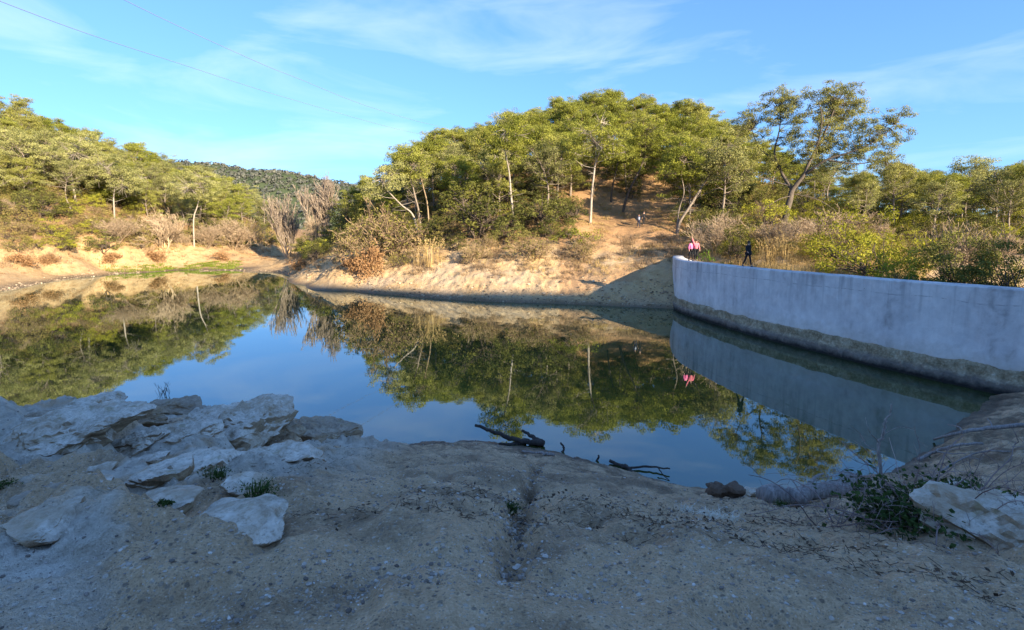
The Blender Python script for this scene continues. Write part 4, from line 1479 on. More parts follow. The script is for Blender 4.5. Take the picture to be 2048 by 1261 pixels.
def rock_mat(name, pale=1.0, warm=0.0):
    g = NT(name)
    p = g.objco()
    rnd = g.n('ObjectInfo').outputs['Random']
    v = g.n('VectorMath', operation='ADD')
    g.l(p, v.inputs[0])
    cmb = g.n('CombineXYZ')
    g.l(g.math('MULTIPLY', rnd, 50.0), cmb.inputs[0])
    g.l(cmb.outputs[0], v.inputs[1])
    p = v.outputs[0]
    a = g.noise(2.6, 8, 0.7, p, 0.6)
    b = g.noise(14, 6, 0.7, p)
    lay = g.noise(3.0, 5, 0.6, g.scaled(p, (0.6, 0.6, 7.0)))
    f = g.math('ADD', g.math('MULTIPLY', a, 0.55), g.math('MULTIPLY', b, 0.45))
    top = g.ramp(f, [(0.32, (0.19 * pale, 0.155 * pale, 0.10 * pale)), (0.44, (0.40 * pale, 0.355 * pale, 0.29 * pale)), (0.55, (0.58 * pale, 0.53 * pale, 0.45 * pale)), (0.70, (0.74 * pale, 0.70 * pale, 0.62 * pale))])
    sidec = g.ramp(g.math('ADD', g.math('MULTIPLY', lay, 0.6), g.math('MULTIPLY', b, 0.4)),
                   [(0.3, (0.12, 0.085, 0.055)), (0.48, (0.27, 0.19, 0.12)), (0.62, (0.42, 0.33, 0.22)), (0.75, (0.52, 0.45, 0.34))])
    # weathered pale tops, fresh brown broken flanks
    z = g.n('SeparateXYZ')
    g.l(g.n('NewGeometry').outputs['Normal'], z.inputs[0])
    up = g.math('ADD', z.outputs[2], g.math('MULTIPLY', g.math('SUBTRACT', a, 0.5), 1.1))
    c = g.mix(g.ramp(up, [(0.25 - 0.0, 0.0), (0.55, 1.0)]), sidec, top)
    if warm:
        c = g.mix(warm, c, sidec)
    lich = g.ramp(g.noise(5.5, 5, 0.6, p), [(0.60, 0.0), (0.68, 1.0)])
    c = g.mix(g.math('MULTIPLY', lich, 0.5), c, (0.26, 0.22, 0.10))
    c = g.mix(g.math('MULTIPLY', g.ramp(g.noise(30, 5, 0.75, p), [(0.52, 0.0), (0.62, 1.0)]), 0.5), c, (0.20, 0.16, 0.11))
    c = g.mix(g.math('MULTIPLY', g.ramp(g.noise(1.4, 6, 0.7, p, 1.0), [(0.5, 0.0), (0.6, 1.0)]), 0.6), c, (0.36, 0.27, 0.175))
    nb = g.bump(a, 0.7, 0.08)
    nb = g.bump(b, 0.8, 0.02, nb)
    nb = g.bump(lay, 0.5, 0.03, nb)
    g.principled(c, 0.92, nb, 0.2)
    return g.m


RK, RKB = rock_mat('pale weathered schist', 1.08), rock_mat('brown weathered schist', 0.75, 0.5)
# px, row of the foot, width px, height px, depth m, tilt x, tilt y, seed, brown?, label
rocks = [
    (30, 826, 120, 34, 0.8, 4, -6, 501, 1, 'grey brown rock at the left edge of the headland skyline'),
    (238, 838, 120, 44, 0.7, -6, -16, 502, 1, 'brown overhanging rock slab with pointed right tip and dark hollow below'),
    (335, 822, 92, 34, 0.7, 2, -3, 503, 1, 'small square brown block below the thin twig shrub'),
    (455, 868, 210, 78, 1.3, 5, -8, 504, 0, 'big layered rock with steep brown right end at the water'),
    (530, 880, 80, 52, 0.8, 0, 12, 505, 1, 'crumbling brown corner of rock below the big layered one'),
    (95, 900, 250, 56, 1.0, 10, -9, 506, 0, 'broad rough pale rock slab on the left behind the bare soil'),
    (245, 905, 140, 52, 0.7, 6, -17, 507, 0, 'pale slanting slab with a mossy brown right edge'),
    (350, 880, 130, 50, 0.8, 6, -8, 508, 0, 'flat pale slab in the middle of the outcrop'),
    (405, 950, 130, 95, 0.7, 4, -12, 509, 0, 'tall pale block with rounded right face and green tuft at its foot'),
    (312, 962, 84, 36, 0.4, 0, -6, 510, 0, 'small pale block left of the tall pale block'),
    (548, 914, 128, 36, 0.5, 3, 2, 511, 0, 'low flat pale slab alone on the brown soil'),
    (628, 876, 100, 44, 1.2, 0, 4, 512, 1, 'rounded brownish rock hump at the shoreline'),
    (285, 1008, 110, 26, 0.35, 3, -14, 513, 0, 'low pale ridge of rock half buried in the soil'),
    (455, 1055, 150, 50, 0.5, 2, -3, 534, 0, 'pale outcrop in the foreground with green tufts on it'),
    (482, 986, 62, 26, 0.25, 3, 4, 515, 0, 'small pale stone above the foreground outcrop'),
    (45, 1002, 90, 26, 0.35, 2, -7, 516, 1, 'low brown rock at the left edge of the soil'),
    (120, 965, 120, 22, 0.4, 3, -10, 517, 0, 'flat pale stone between the soil and the broad slab'),
    (60, 1072, 140, 22, 0.35, 4, -4, 518, 0, 'bluish pale rock in the bottom left corner'),
    (170, 812, 90, 28, 0.8, 2, -10, 519, 0, 'pale sloping rock joining the overhanging slab'),
    (60, 858, 150, 34, 0.9, 6, -8, 520, 0, 'pale broken ledge in front of the left skyline rock'),
    (2078, 1070, 205, 170, 0.8, 4, 4, 521, 0, 'big bluish white boulder in the bottom right corner'),
    (1945, 985, 70, 40, 0.5, 4, 4, 522, 0, 'pale lump of rock at the upper left foot of the white boulder'),
    (300, 925, 60, 20, 0.3, 3, -8, 523, 0, 'thin pale flake of rock between slab and tall block'),
    (180, 945, 70, 18, 0.3, 3, -12, 524, 0, 'small flat stone on bare soil left of the blocks'),
]
for px, row, w_, h_, dep, tx, ty, sd, brown, lab in rocks:
    loc = on_ground(px, row)
    W_, H_ = px_size(w_, loc), px_size(h_, loc)
    size = (W_ * 1.2, max(dep, W_ * 0.6), H_ * (1.45 if h_ > 60 else 1.25))
    mbk = rock_mb(sd, size, 5 if w_ > 75 else 4, rough=0.085 * min(1.6, W_ + 0.3), strata=0.03 * min(1.5, W_ + 0.4), tilt=(R(tx), R(ty), R(np.random.default_rng(sd).uniform(-20, 20))))
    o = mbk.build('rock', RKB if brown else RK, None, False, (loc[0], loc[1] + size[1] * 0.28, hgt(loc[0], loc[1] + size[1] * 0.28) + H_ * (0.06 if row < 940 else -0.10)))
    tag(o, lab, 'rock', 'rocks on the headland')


# ------------------------------------------------------------------ loose stones and litter (nobody could count them)
def stones(name, label, pts, sizes, mat, seed, flat=0.6, sub=1):
    g = np.random.default_rng(seed)
    V, F = ico(sub)
    n = len(pts)
    sc_ = sizes[:, None] * g.uniform(0.6, 1.3, (n, 3)) * [1, 1, flat]
    jit = 1 + g.uniform(-0.22, 0.22, (n, len(V), 1))
    a = g.uniform(0, 6.28, n)
    ca, sa = np.cos(a), np.sin(a)
    P_ = V[None] * jit * sc_[:, None]
    Q = P_.copy()
    Q[..., 0] = P_[..., 0] * ca[:, None] - P_[..., 1] * sa[:, None]
    Q[..., 1] = P_[..., 0] * sa[:, None] + P_[..., 1] * ca[:, None]
    Q = Q + np.asarray(pts)[:, None]
    mb = MB()
    mb.add(Q.reshape(-1, 3), (F[None] + (np.arange(n) * len(V))[:, None, None]).reshape(-1, 3), np.repeat(g.random(n), len(F)))
    o = mb.build(name, mat)
    return tag(o, label, 'stones', None, 'stuff')


def tint_mat(name, stops, rough=0.9):
    g = NT(name)
    g.principled(g.ramp(g.attr('tint'), stops), rough, None, 0.2)
    return g.m


M['pebble'] = tint_mat('pebbles', [(0.0, (0.12, 0.10, 0.085)), (0.5, (0.33, 0.29, 0.25)), (0.9, (0.44, 0.40, 0.35)), (1.0, (0.62, 0.58, 0.52))])
M['farstone'] = tint_mat('shore rubble', [(0.0, (0.12, 0.09, 0.06)), (0.5, (0.30, 0.22, 0.14)), (1.0, (0.52, 0.42, 0.29))])
M['litter'] = tint_mat('plant litter', [(0.0, (0.035, 0.025, 0.018)), (0.6, (0.12, 0.08, 0.05)), (1.0, (0.32, 0.25, 0.16))])

g = np.random.default_rng(33)
n = 52000
ang = g.uniform(R(-47), R(47), n)
rr = 2.0 * (17.5 / 2.0) ** g.random(n)
x, y = rr * np.sin(ang), rr * np.cos(ang)
h, fo = height(x, y)
cl = fbm(np.stack([x, y], -1) / 0.7, 3, 55)
ok = fo & (h > 0.02) & (cl > g.uniform(-0.5, 0.45, n))
sz = np.minimum(0.0019 * np.exp(g.exponential(0.55, n)), 0.014) * (0.7 + rr * 0.09)
stones('pebbles', 'loose grey gravel strewn over the trodden soil of the headland', np.stack([x, y, h + sz * 0.2], -1)[ok], sz[ok], M['pebble'], 34)
# stones washed into the erosion gully
n = 420
k = g.integers(10, 118, n)
xy = GULLY_S[k] + g.normal(size=(n, 2)) * 0.085
h, fo = height(xy[:, 0], xy[:, 1])
sz = g.uniform(0.006, 0.026, n) * (0.5 + 0.08 * xy[:, 1])
stones('gully_stones', 'pale stones lying in the erosion gully of the headland', np.concatenate([xy, (h + sz * 0.2)[:, None]], 1), sz, M['pebble'], 35)
# dark litter of twigs and leaves towards the shoreline
n = 9000
ang = g.uniform(R(-32), R(46), n)
rr = 3.0 * (22.0 / 3.0) ** g.random(n)
x, y = rr * np.sin(ang), rr * np.cos(ang)
h, fo = height(x, y)
cl = fbm(np.stack([x / 1.4, y / 0.8], -1), 4, 56) + 0.16 * sstep(2.5, 0.8, h) + 0.35 * sstep(8.5, 10.5, x)
ok = fo & (h > 0.0) & (cl > 0.10) & (x > -3.5)
C = np.stack([x, y, h + 0.008], -1)[ok]
mb = MB()
a = g.uniform(0, 6.28, len(C))
ln = g.uniform(0.01, 0.055, len(C)) * (0.6 + 0.06 * C[:, 1])
dv = np.stack([np.cos(a), np.sin(a), g.normal(size=len(C)) * 0.25], -1) * ln[:, None]
segs(mb, C - dv, C + dv, 0.0026, 0.0015, 3, g.random(len(C)))
leaves(mb, g, C[::2] + g.normal(size=C[::2].shape) * [0.08, 0.08, 0.004], g.normal(size=C[::2].shape) * 0.4 + [0, 0, 1], 0.032, 0.02, g.random(len(C[::2])))
tag(mb.build('twig_litter', M['litter']), 'dark litter of dead twigs and leaves on the soil near the shoreline', 'litter', None, 'stuff')
# rubble along the far shore
n = 9000
pxs = g.uniform(-60, 1400, n)
rows = np.interp(pxs, [0, 60, 150, 250, 400, 560, 600, 700, 800, 900, 1000, 1140, 1400], [583, 573, 557, 548, 544, 546, 566, 583, 592, 600, 605, 609, 620])
w = PZ(1024, 500, 0)
d = CAM_Z / np.maximum((rows - 470) / F_PX, 0.02) * (1 + np.abs(g.normal(size=n)) * 0.035)
x = (pxs - 1024) / F_PX * d
h, fo = height(x, d)
ok = (h > 0.0) & (h < 2.2) & (~fo)
sz = np.minimum(0.022 * np.exp(g.exponential(0.5, n)), 0.16)
stones('shore_rubble', 'broken stones scattered along the waterline of the far shore', np.stack([x, d, h + sz * 0.1], -1)[ok], sz[ok], M['farstone'], 36)
n = 2600
pxs, d = g.uniform(640, 1400, n), g.uniform(47, 68, n)
x = (pxs - 1024) / F_PX * d
h, fo = height(x, d)
ok = (h > 0.8) & (h < 6.5) & (~fo)
sz = np.minimum(0.02 * np.exp(g.exponential(0.55, n)), 0.2)
stones('bank_stones', 'loose stones on the bare clay bank below the clearing', np.stack([x, d, h + sz * 0.1], -1)[ok], sz[ok], M['farstone'], 37)

# ------------------------------------------------------------------ undergrowth, grass and reeds
g = np.random.default_rng(41)


def ground_points(n, px_range, d_range, cond, seed):
    gg = np.random.default_rng(seed)
    pxs = gg.uniform(*px_range, n)
    d = np.sqrt(gg.uniform(d_range[0] ** 2, d_range[1] ** 2, n))
    x = (pxs - 1024) / F_PX * d
    h, fo = height(x, d)
    ok = (~fo) & cond(pxs, d, h)
    return np.stack([x, d, h], -1)[ok], pxs[ok]


def tuft_stuff(name, label, cat, pts, mat, per, hh, rad, width, droop, seed):
    gg = np.random.default_rng(seed)
    n = len(pts)
    mb = MB()
    b0 = np.repeat(pts, per, 0)
    N = len(b0)
    a = gg.uniform(0, 6.28, N)
    r_ = rad * np.sqrt(gg.random(N))
    b0 = b0 + np.stack([np.cos(a) * r_, np.sin(a) * r_, np.full(N, -0.04)], -1)
    az = a + gg.normal(size=N) * 0.8
    h = np.repeat(hh * gg.uniform(0.5, 1.25, n), per) * gg.uniform(0.5, 1.1, N)
    til = np.abs(gg.normal(size=N)) * 0.5 * droop + 0.06
    dr = np.stack([np.cos(az) * til, np.sin(az) * til, np.ones(N)], -1) * h[:, None]
    s = np.stack([-np.sin(az + .6), np.cos(az + .6), np.zeros(N)], -1) * width * 0.5
    V = np.stack([b0 - s, b0 + s, b0 + dr], 1).reshape(-1, 3)
    t = np.clip(np.repeat(gg.random(n), per) * 0.6 + gg.random(N) * 0.4, 0, 1)
    mb.add(V, np.arange(3 * N).reshape(N, 3), t)
    return tag(mb.build(name, mat), label, cat, None, 'stuff')


pts, _ = ground_points(2200, (190, 480), (88, 112), lambda p, d, h: (h > 0.10) & (h < 1.15) & (fbm(np.stack([p / 30, d / 2], -1), 2, 3) > -0.25), 42)
tuft_stuff('shore_grass', 'bright green strip of grass along the far shore of the pond', 'grass', pts, M['grass'], 26, 0.35, 0.6, 0.08, 1.2, 43)
pts, _ = ground_points(3000, (-60, 640), (62, 150), lambda p, d, h: (h > 1.0) & (h < 7) & (fbm(np.stack([p / 40, d / 5], -1), 3, 6) > -0.02), 44)
tuft_stuff('heath', 'low rusty dry heath covering the flat left shore', 'heath', pts, M['rust'], 22, 0.38, 0.45, 0.05, 1.0, 45)
pts, _ = ground_points(4200, (640, 1480), (52, 92), lambda p, d, h: (h > 2.4) & (fbm(np.stack([p / 40, d / 3], -1), 3, 7) > 0.0), 46)
tuft_stuff('dry_grass', 'dry straw coloured grass on the slope of the central hill', 'grass', pts, M['straw'], 18, 0.45, 0.4, 0.05, 1.2, 47)
pts, _ = ground_points(2600, (1400, 1860), (34, 60), lambda p, d, h: (h > 2.2), 48)
pts = pts[[(np.min(((p[:2] - DAM) ** 2).sum(-1)) > 2.2) for p in pts]]
tuft_stuff('straw_grass', 'tall dry straw grass behind the crest of the dam', 'grass', pts, M['straw'], 20, 0.75, 0.35, 0.03, 0.9, 49)
pts, _ = ground_points(5000, (620, 1400), (52, 76), lambda p, d, h: (h > 1.9) & (h < 6.2) & (fbm(np.stack([p / 26, d / 2.2], -1), 3, 8) > 0.12), 53)
tuft_stuff('dry_scrub', 'brown dry scrub along the lip of the bare clay bank', 'scrub', pts, M['drytwig'], 24, 0.55, 0.35, 0.04, 1.3, 54)
pts, _ = ground_points(5000, (-60, 640), (66, 130), lambda p, d, h: (h > 1.9) & (h < 9) & (fbm(np.stack([p / 30, d / 4], -1), 3, 9) > -0.12), 55)
tuft_stuff('dry_scrub', 'tan dry scrub at the foot of the left hill', 'scrub', pts, M['drytwig'], 24, 0.95, 0.5, 0.05, 1.2, 56)
# low mixed undergrowth under the pines: leaf clumps
for nm, lab, pr, dr_, cnd, n, sd, mt in [
    ('undergrowth', 'olive undergrowth filling the lower slope of the left hill', (-80, 660), (78, 150), lambda p, d, h: h > 3.6, 3600, 50, 'olive'),
    ('undergrowth', 'dark undergrowth below the pines of the central hill', (640, 1480), (58, 118), lambda p, d, h: (h > 4.6) & ~((p > 1150) & (p < 1390) & (d < 88)), 1500, 51, 'oak'),
    ('undergrowth', 'olive undergrowth below the trees on the right hillside', (1440, 2130), (50, 110), lambda p, d, h: h > 2.0, 2000, 52, 'olive')]:
    pts, _ = ground_points(n, pr, dr_, cnd, sd)
    gg = np.random.default_rng(sd)
    per = 46
    o_, nn = ball(gg, len(pts) * per, 0.75, 0.5)
    s_ = np.repeat(gg.uniform(0.35, 0.95, len(pts)), per)
    mb = MB()
    C = np.repeat(pts, per, 0) + o_ * s_[:, None] + np.stack([0 * s_, 0 * s_, s_ * 0.35], -1)
    leaves(mb, gg, C, nn + [0, 0, 0.5], 0.26, 0.13, np.clip(np.repeat(gg.random(len(pts)), per) * 0.7 + gg.random(len(C)) * 0.3, 0, 1))
    tag(mb.build(nm, M[mt]), lab, 'undergrowth', None, 'stuff')

REED = Kind('reed_clump', 'reeds', [('reed_clump', tuft_mb(61, 70, 2.6, 0.6, 0.022, 0.45, plume=0.12).mesh('reed_clump', M['straw']))])
REED2 = Kind('reed_clump', 'reeds', [('reed_clump', tuft_mb(62, 60, 2.4, 0.7, 0.022, 0.6, plume=0.11).mesh('reed_clump', M['straw']))])
for i, (px, row, hpx, d, lab) in enumerate([
    (862, 535, 62, None, 'tall straw coloured reed clump on the bank right of the tan bush'), (838, 532, 44, None, 'shorter reed clump left of the tall straw reeds on the bank'),
    (1538, 520, 58, 46, 'straw reeds standing right beside the walker on the dam'), (1575, 525, 66, 47, 'tallest straw reeds below the lone pine behind the dam'),
    (1612, 530, 56, 48, 'straw reeds behind the dam right of the tallest clump'), (1645, 532, 45, 46, 'low reeds behind the dam against the broom bush'), (1508, 515, 42, 50, 'pale reeds behind the walker on the dam')]):
    loc = at_px(px, row, d)
    s = px_size(hpx, loc) / 2.6
    (REED if i % 2 == 0 else REED2).put(loc, lab, 'reeds', rng.uniform(0, 6), s)

p0, _t = dam_point(1412, 1.25)
b = make_bushy(71, 0.8, 0.6, 0.12, 0.06, 260, 22, 0.1, 0.05)
K = two('leafy_plant', 'plant', M['darkbark'], M['fresh'], b, 'stems', 'leaves')
K.put((p0[0], p0[1], TOP - 0.15), 'bright green leafy plant at the edge of the dam walkway', None, 0.3, 1.35)
for px, w_, s, lab in [(1445, 1.3, 0.35, 'small green weed on the dam right of the leafy plant'), (1462, 1.3, 0.28, 'smallest green weed on the dam edge')]:
    p1, _t = dam_point(px, w_)
    K.put((p1[0], p1[1], TOP - 0.1), lab, 'weeds on the dam', 1.0, s)
p1, _t = dam_point(1795, 1.6)
K2 = two('ivy_bush', 'bush', M['darkbark'], M['tuft'], make_bushy(72, 1.0, 1.7, 0.14, 0.09, 190, 40, 0.1, 0.02), 'stems', 'leaves')
K2.put((p1[0], p1[1], TOP - 0.75), 'dark green creeper mat just behind the dam top below the broom', None, 0.6, 0.9)

# ------------------------------------------------------------------ driftwood and branches
def wood(name, label, chains, mat, twig_seed=None, cat='branch', wob=0.25):
    """chains: list of (list of world points, r start, r end)"""
    base = np.array(chains[0][0][0], float)
    mb = MB()
    for i, (pts, r0, r1) in enumerate(chains):
        pts = np.array(pts, float) - base
        n = max(10, 5 * len(pts))
        s = spline(pts, n)
        gg = np.random.default_rng(int(abs(base[0] * 100)) + i)
        s[1:-1] += gg.normal(size=(n - 2, 3)) * min(r0, r1 + 0.01) * 0.35
        tube(mb, s, np.linspace(r0, r1, n), 9, 0.5, 0, wob, i + 3)
    o = mb.build(name, mat, None, True, base)
    return tag(o, label, cat)


def wp(px, row, d):
    return P(px, row, d)


D1 = PZ(1040, 888, 0)[1]
wood('driftwood', 'dark forked driftwood branch lying in the shallow water at the shore', [
    ([wp(950, 851, D1), wp(985, 863, D1 + .1), wp(1020, 876, D1), wp(1055, 884, D1 - .1), wp(1088, 887, D1 - .2)], 0.045, 0.10),
    ([wp(1086, 887, D1 - .2), wp(1068, 876, D1 + .1), wp(1043, 862, D1 + .3)], 0.10, 0.035),
    ([wp(1050, 884, D1), wp(1020, 889, D1 - .1), wp(998, 888, D1 - .2)], 0.07, 0.03)], M['wetwood'], cat='driftwood')
D2 = PZ(1126, 904, 0)[1]
wood('stick', 'short bent stick poking out of the water right of the driftwood', [([wp(1122, 907, D2), wp(1128, 899, D2), wp(1124, 889, D2), wp(1121, 886, D2)], 0.035, 0.02)], M['wetwood'])
D3 = PZ(1196, 922, 0)[1]
wood('stick', 'tiny dark stick poking out of the water near the shore bend', [([wp(1192, 925, D3), wp(1197, 918, D3), wp(1196, 911, D3)], 0.035, 0.02)], M['wetwood'])
D4 = PZ(1270, 946, 0)[1]
wood('driftwood', 'thin forked driftwood branch half in the water left of the log', [
    ([wp(1220, 922, D4 + .6), wp(1240, 930, D4 + .4), wp(1258, 936, D4 + .2), wp(1300, 934, D4 + .2), wp(1340, 938, D4)], 0.05, 0.02),
    ([wp(1245, 931, D4 + .4), wp(1258, 938, D4 + .1), wp(1268, 948, D4 - .2)], 0.05, 0.04),
    ([wp(1316, 936, D4), wp(1325, 948, D4 - .2), wp(1340, 964, D4 - .5)], 0.018, 0.01)], M['wetwood'], cat='driftwood')
D6 = on_ground(1085, 908)[1]
wood('stick', 'pale brown stick lying on the soil at the head of the gully', [([on_ground(1045, 906) + [0, 0, .03], on_ground(1080, 909) + [0, 0, .03], on_ground(1108, 914) + [0, 0, .04]], 0.03, 0.04)], M['drift'])
LD = on_ground(1600, 1012)[1]
la, lb, lc = P(1528, 992, LD), P(1610, 987, LD + 0.15), P(1730, 968, LD + 0.6)
LR = 20 * LD / F_PX
wood('log', 'thick grey weathered log lying on the shore beside the brambles', [([la, lb, lc], LR, LR * 0.7), ([lb, lb + [0.15, 0.1, 0.16], lb + [0.4, 0.2, 0.24]], LR * 0.3, 0.015)], M['drift'], cat='log', wob=0.12)
mbk = rock_mb(530, (0.42, 0.26, 0.16), 5, rough=0.12, strata=0.0)
lo = on_ground(1452, 996)
tag(mbk.build('root_clod', plain('dark earthy root', (0.12, 0.08, 0.055), 0.95, 0.5, 12), None, False, lo + [0, 0.1, 0.06]), 'dark brown clod of earth and roots left of the log', 'clod')
mbk = rock_mb(531, (0.36, 0.22, 0.12), 4, rough=0.05)
lo = on_ground(1505, 986)
tag(mbk.build('rock', RK, None, False, lo + [0, 0, 0.02]), 'small whitish stone at the shoreline above the log', 'rock')

gp = lambda px, row, dz: on_ground(px, row) + [0, 0, dz]
wood('branch', 'long pale fallen branch on the right bank below the dam', [
    ([gp(1868, 884, .06), gp(1905, 880, .14), gp(1960, 872, .18), gp(2048, 868, .25), gp(2140, 866, .2)], 0.035, 0.075),
    ([gp(1925, 879, .14), gp(1915, 874, .26), gp(1893, 870, .34)], 0.022, 0.01), ([gp(1985, 870, .2), gp(1972, 866, .4)], 0.02, 0.01)], M['drift'])
wood('branch', 'grey crooked branch lying from the right bank towards the cove', [
    ([gp(1835, 925, .06), gp(1870, 912, .12), gp(1915, 905, .16), gp(1965, 898, .12)], 0.05, 0.03), ([gp(1872, 912, .12), gp(1890, 922, .2), gp(1930, 926, .2)], 0.025, 0.012)], M['drift'])
wood('branch', 'thin curved branch on the dark soil above the white boulder', [
    ([gp(1880, 948, .05), gp(1925, 930, .14), gp(1975, 915, .12), gp(2020, 912, .05)], 0.02, 0.014), ([gp(1940, 926, .12), gp(1960, 936, .16)], 0.012, 0.006)], M['drift'])


# dead twig shrub standing in the shallows, tufts, pale grass
tw = Kind('twig_shrub', 'shrub', [('twig_shrub', bare_mesh('twig_shrub', M['wetwood'], 210, H=0.9, spread=0.45, nstem=6, depth=2, r=0.010, up=0.06, kids=3, twig=0.004)[0].mesh('twig_shrub', M['wetwood']))])
lo = on_ground(330, 795)
tw.put(lo, 'thin leafless twig shrub at the brink behind the left rocks', None, 0.4, px_size(52, lo) / 0.95)
for i, (px, row, hpx, lab) in enumerate([(432, 952, 26, 'dark green tuft at the foot of the tall pale block'), (515, 985, 34, 'larger green tuft beside the small pale stone'), (528, 1000, 22, 'lower part of green tuft trailing below the larger tuft'),
                                         (448, 1030, 16, 'small green tuft growing on the foreground outcrop'), (12, 972, 16, 'small dark tuft at the left edge by the brown rock'), (1020, 1020, 20, 'green tuft on the left rim of the gully'),
                                         (330, 1010, 10, 'tiny tuft beside the half buried ridge of rock'), (1560, 1012, 14, 'dark tuft below the left end of the log')]):
    lo = on_ground(px, row)
    mbt = tuft_mb(600 + i, 70, px_size(hpx, lo), px_size(hpx, lo) * 0.7, 0.008, 1.3)
    leaves(mbt, g, g.normal(size=(200, 3)) * px_size(hpx, lo) * [0.7, 0.4, 0.18] + [0, 0, px_size(hpx, lo) * 0.3], g.normal(size=(200, 3)) + [0, 0, 0.6], 0.02, 0.009, g.random(200))
    o = mbt.build('grass_tuft', M['tuft'], None, False, lo)
    tag(o, lab, 'grass tuft', 'green tufts on the headland')
mbt = MB()
lo = on_ground(1362, 1019)
le = on_ground(1465, 1045)
for k in range(24):
    t = k / 23
    q = lo + (le - lo) * t
    q = np.array([q[0], q[1], hgt(q[0], q[1])]) - lo
    tuft_mb(640 + k, 16, 0.10, 0.05, 0.006, 2.2, mbt, q)
tag(mbt.build('dry_grass_tuft', plain('bleached grass', (0.62, 0.58, 0.48), 0.9, 0.2), None, False, lo), 'bleached flattened grass streak on the soil below the log', 'grass tuft')

# ------------------------------------------------------------------ bramble in the right foreground
def bramble(name, label, px, row, seed, ncane, L_, rad, nleaf, leaf_h, cat='bramble', up=1.0):
    gg = np.random.default_rng(seed)
    lo = on_ground(px, row)
    o = empty(name, lo, label, cat)
    mb, ml, out = MB(), MB(), []
    lp = []
    for i in range(ncane):
        a = gg.uniform(0, 6.28)
        b0 = np.array([math.cos(a) * rad * gg.random(), math.sin(a) * rad * 0.6 * gg.random(), -0.05])
        b0[2] = hgt(lo[0] + b0[0], lo[1] + b0[1]) - lo[2] - 0.03
        a += gg.normal() * 0.5
        d = np.array([math.cos(a) * 0.75, math.sin(a) * 0.5, gg.uniform(0.5, 1.3) * up])
        pts = [b0]
        l = L_ * gg.uniform(0.45, 1.1)
        d = d / np.linalg.norm(d)
        for k in range(9):
            d = d + np.array([0, 0, -0.13]) + gg.normal(size=3) * 0.10
            d = d / np.linalg.norm(d)
            pts.append(pts[-1] + d * l / 9)
        s = spline(pts, 22)
        r = gg.uniform(0.003, 0.0075)
        tube(mb, s, np.linspace(r, r * 0.4, 22), 5, gg.random())
        for k in range(1, 21):
            if gg.random() < 0.55:
                v = norm(gg.normal(size=3))
                out.append((s[k], s[k] + v * 0.018, 0.0022, 0.0004))
            if gg.random() < 0.28:
                sd = norm(gg.normal(size=3) + [0, 0, 0.4])
                p2, dd = limb(gg, out, s[k], sd, gg.uniform(0.06, 0.30) * L_, r * 0.5, 0.0012, 4, 0.3)
                limb(gg, out, p2[2], norm(dd + gg.normal(size=3) * 0.8), 0.10, r * 0.35, 0.001, 2, 0.3)
            if s[k][2] < leaf_h and abs(s[k][0]) < 0.42 and abs(s[k][1]) < 0.4:
                lp.append(s[k])
    put_segs(mb, out, 3, gg.random(len(out)))
    mb.build('canes', M['cane'], o, True)
    if nleaf:
        lp = np.array(lp)
        c = lp[gg.integers(0, len(lp), nleaf)] + gg.normal(size=(nleaf, 3)) * [0.11, 0.09, 0.06]
        # trefoil leaves: three oval blades to a stalk
        for ang in (-1.0, 0, 1.0):
            N = norm(gg.normal(size=(nleaf, 3)) * 0.55 + [0, -0.25, 0.8])
            leaves(ml, gg, c + gg.normal(size=(nleaf, 3)) * 0.016, N, 0.045, 0.028, gg.random(nleaf) ** 1.3)
        ml.build('leaves', M['bramble'], o)
    return o


bramble('bramble_bush', 'green leafed bramble with bare thorny canes in the right foreground', 1862, 1058, 701, 34, 1.0, 0.36, 950, 0.26, up=0.9)
bramble('bramble_bush', 'leafless purple bramble canes sprawling left of the green bramble', 1690, 1050, 702, 26, 0.9, 0.30, 0, 0.2, up=0.6)
bramble('bramble_bush', 'thin grey bramble canes against the white boulder', 1900, 1010, 703, 18, 1.0, 0.35, 160, 0.2, up=0.9)
bramble('bramble_bush', 'tangle of dead canes between the log and the cove', 1790, 1000, 704, 22, 1.1, 0.4, 60, 0.2, up=0.9)
lo = on_ground(1768, 990)
DD = lo[1]
wood('branch', 'crooked dead stem standing up out of the bramble against the water', [
    ([lo, wp(1760, 930, DD), wp(1757, 890, DD), wp(1768, 862, DD), wp(1770, 845, DD), wp(1780, 826, DD), wp(1783, 808, DD)], 0.03, 0.012),
    ([wp(1760, 905, DD), wp(1735, 892, DD + .1), wp(1720, 868, DD + .2), wp(1700, 850, DD)], 0.010, 0.004),
    ([wp(1757, 885, DD), wp(1738, 862, DD - .1), wp(1731, 835, DD)], 0.010, 0.004), ([wp(1765, 870, DD), wp(1800, 855, DD), wp(1830, 862, DD)], 0.008, 0.003)], M['drift'])

# ------------------------------------------------------------------ power lines
for lab, pts in [
    ('upper power line crossing the sky above the valley gap', [(100, -75, 42), (330, 40, 55), (525, 129, 72), (600, 159, 82), (724, 209, 105), (831, 242, 138), (889, 255, 165), (960, 270, 220), (1020, 282, 300)]),
    ('lower power line crossing the sky above the left hill', [(-60, -20, 42), (170, 66, 54), (365, 129.5, 70), (510, 177, 88), (600, 204, 102), (753, 248, 138), (823, 265, 165), (900, 281, 220), (960, 292, 300)])]:
    s = spline([P(*a) for a in pts], 90)
    mb = MB()
    tube(mb, s, 0.028, 5)
    tag(mb.build('power_line', plain('cable', (0.22, 0.23, 0.25), 0.6, 0.05)), lab, 'power line', 'power lines')
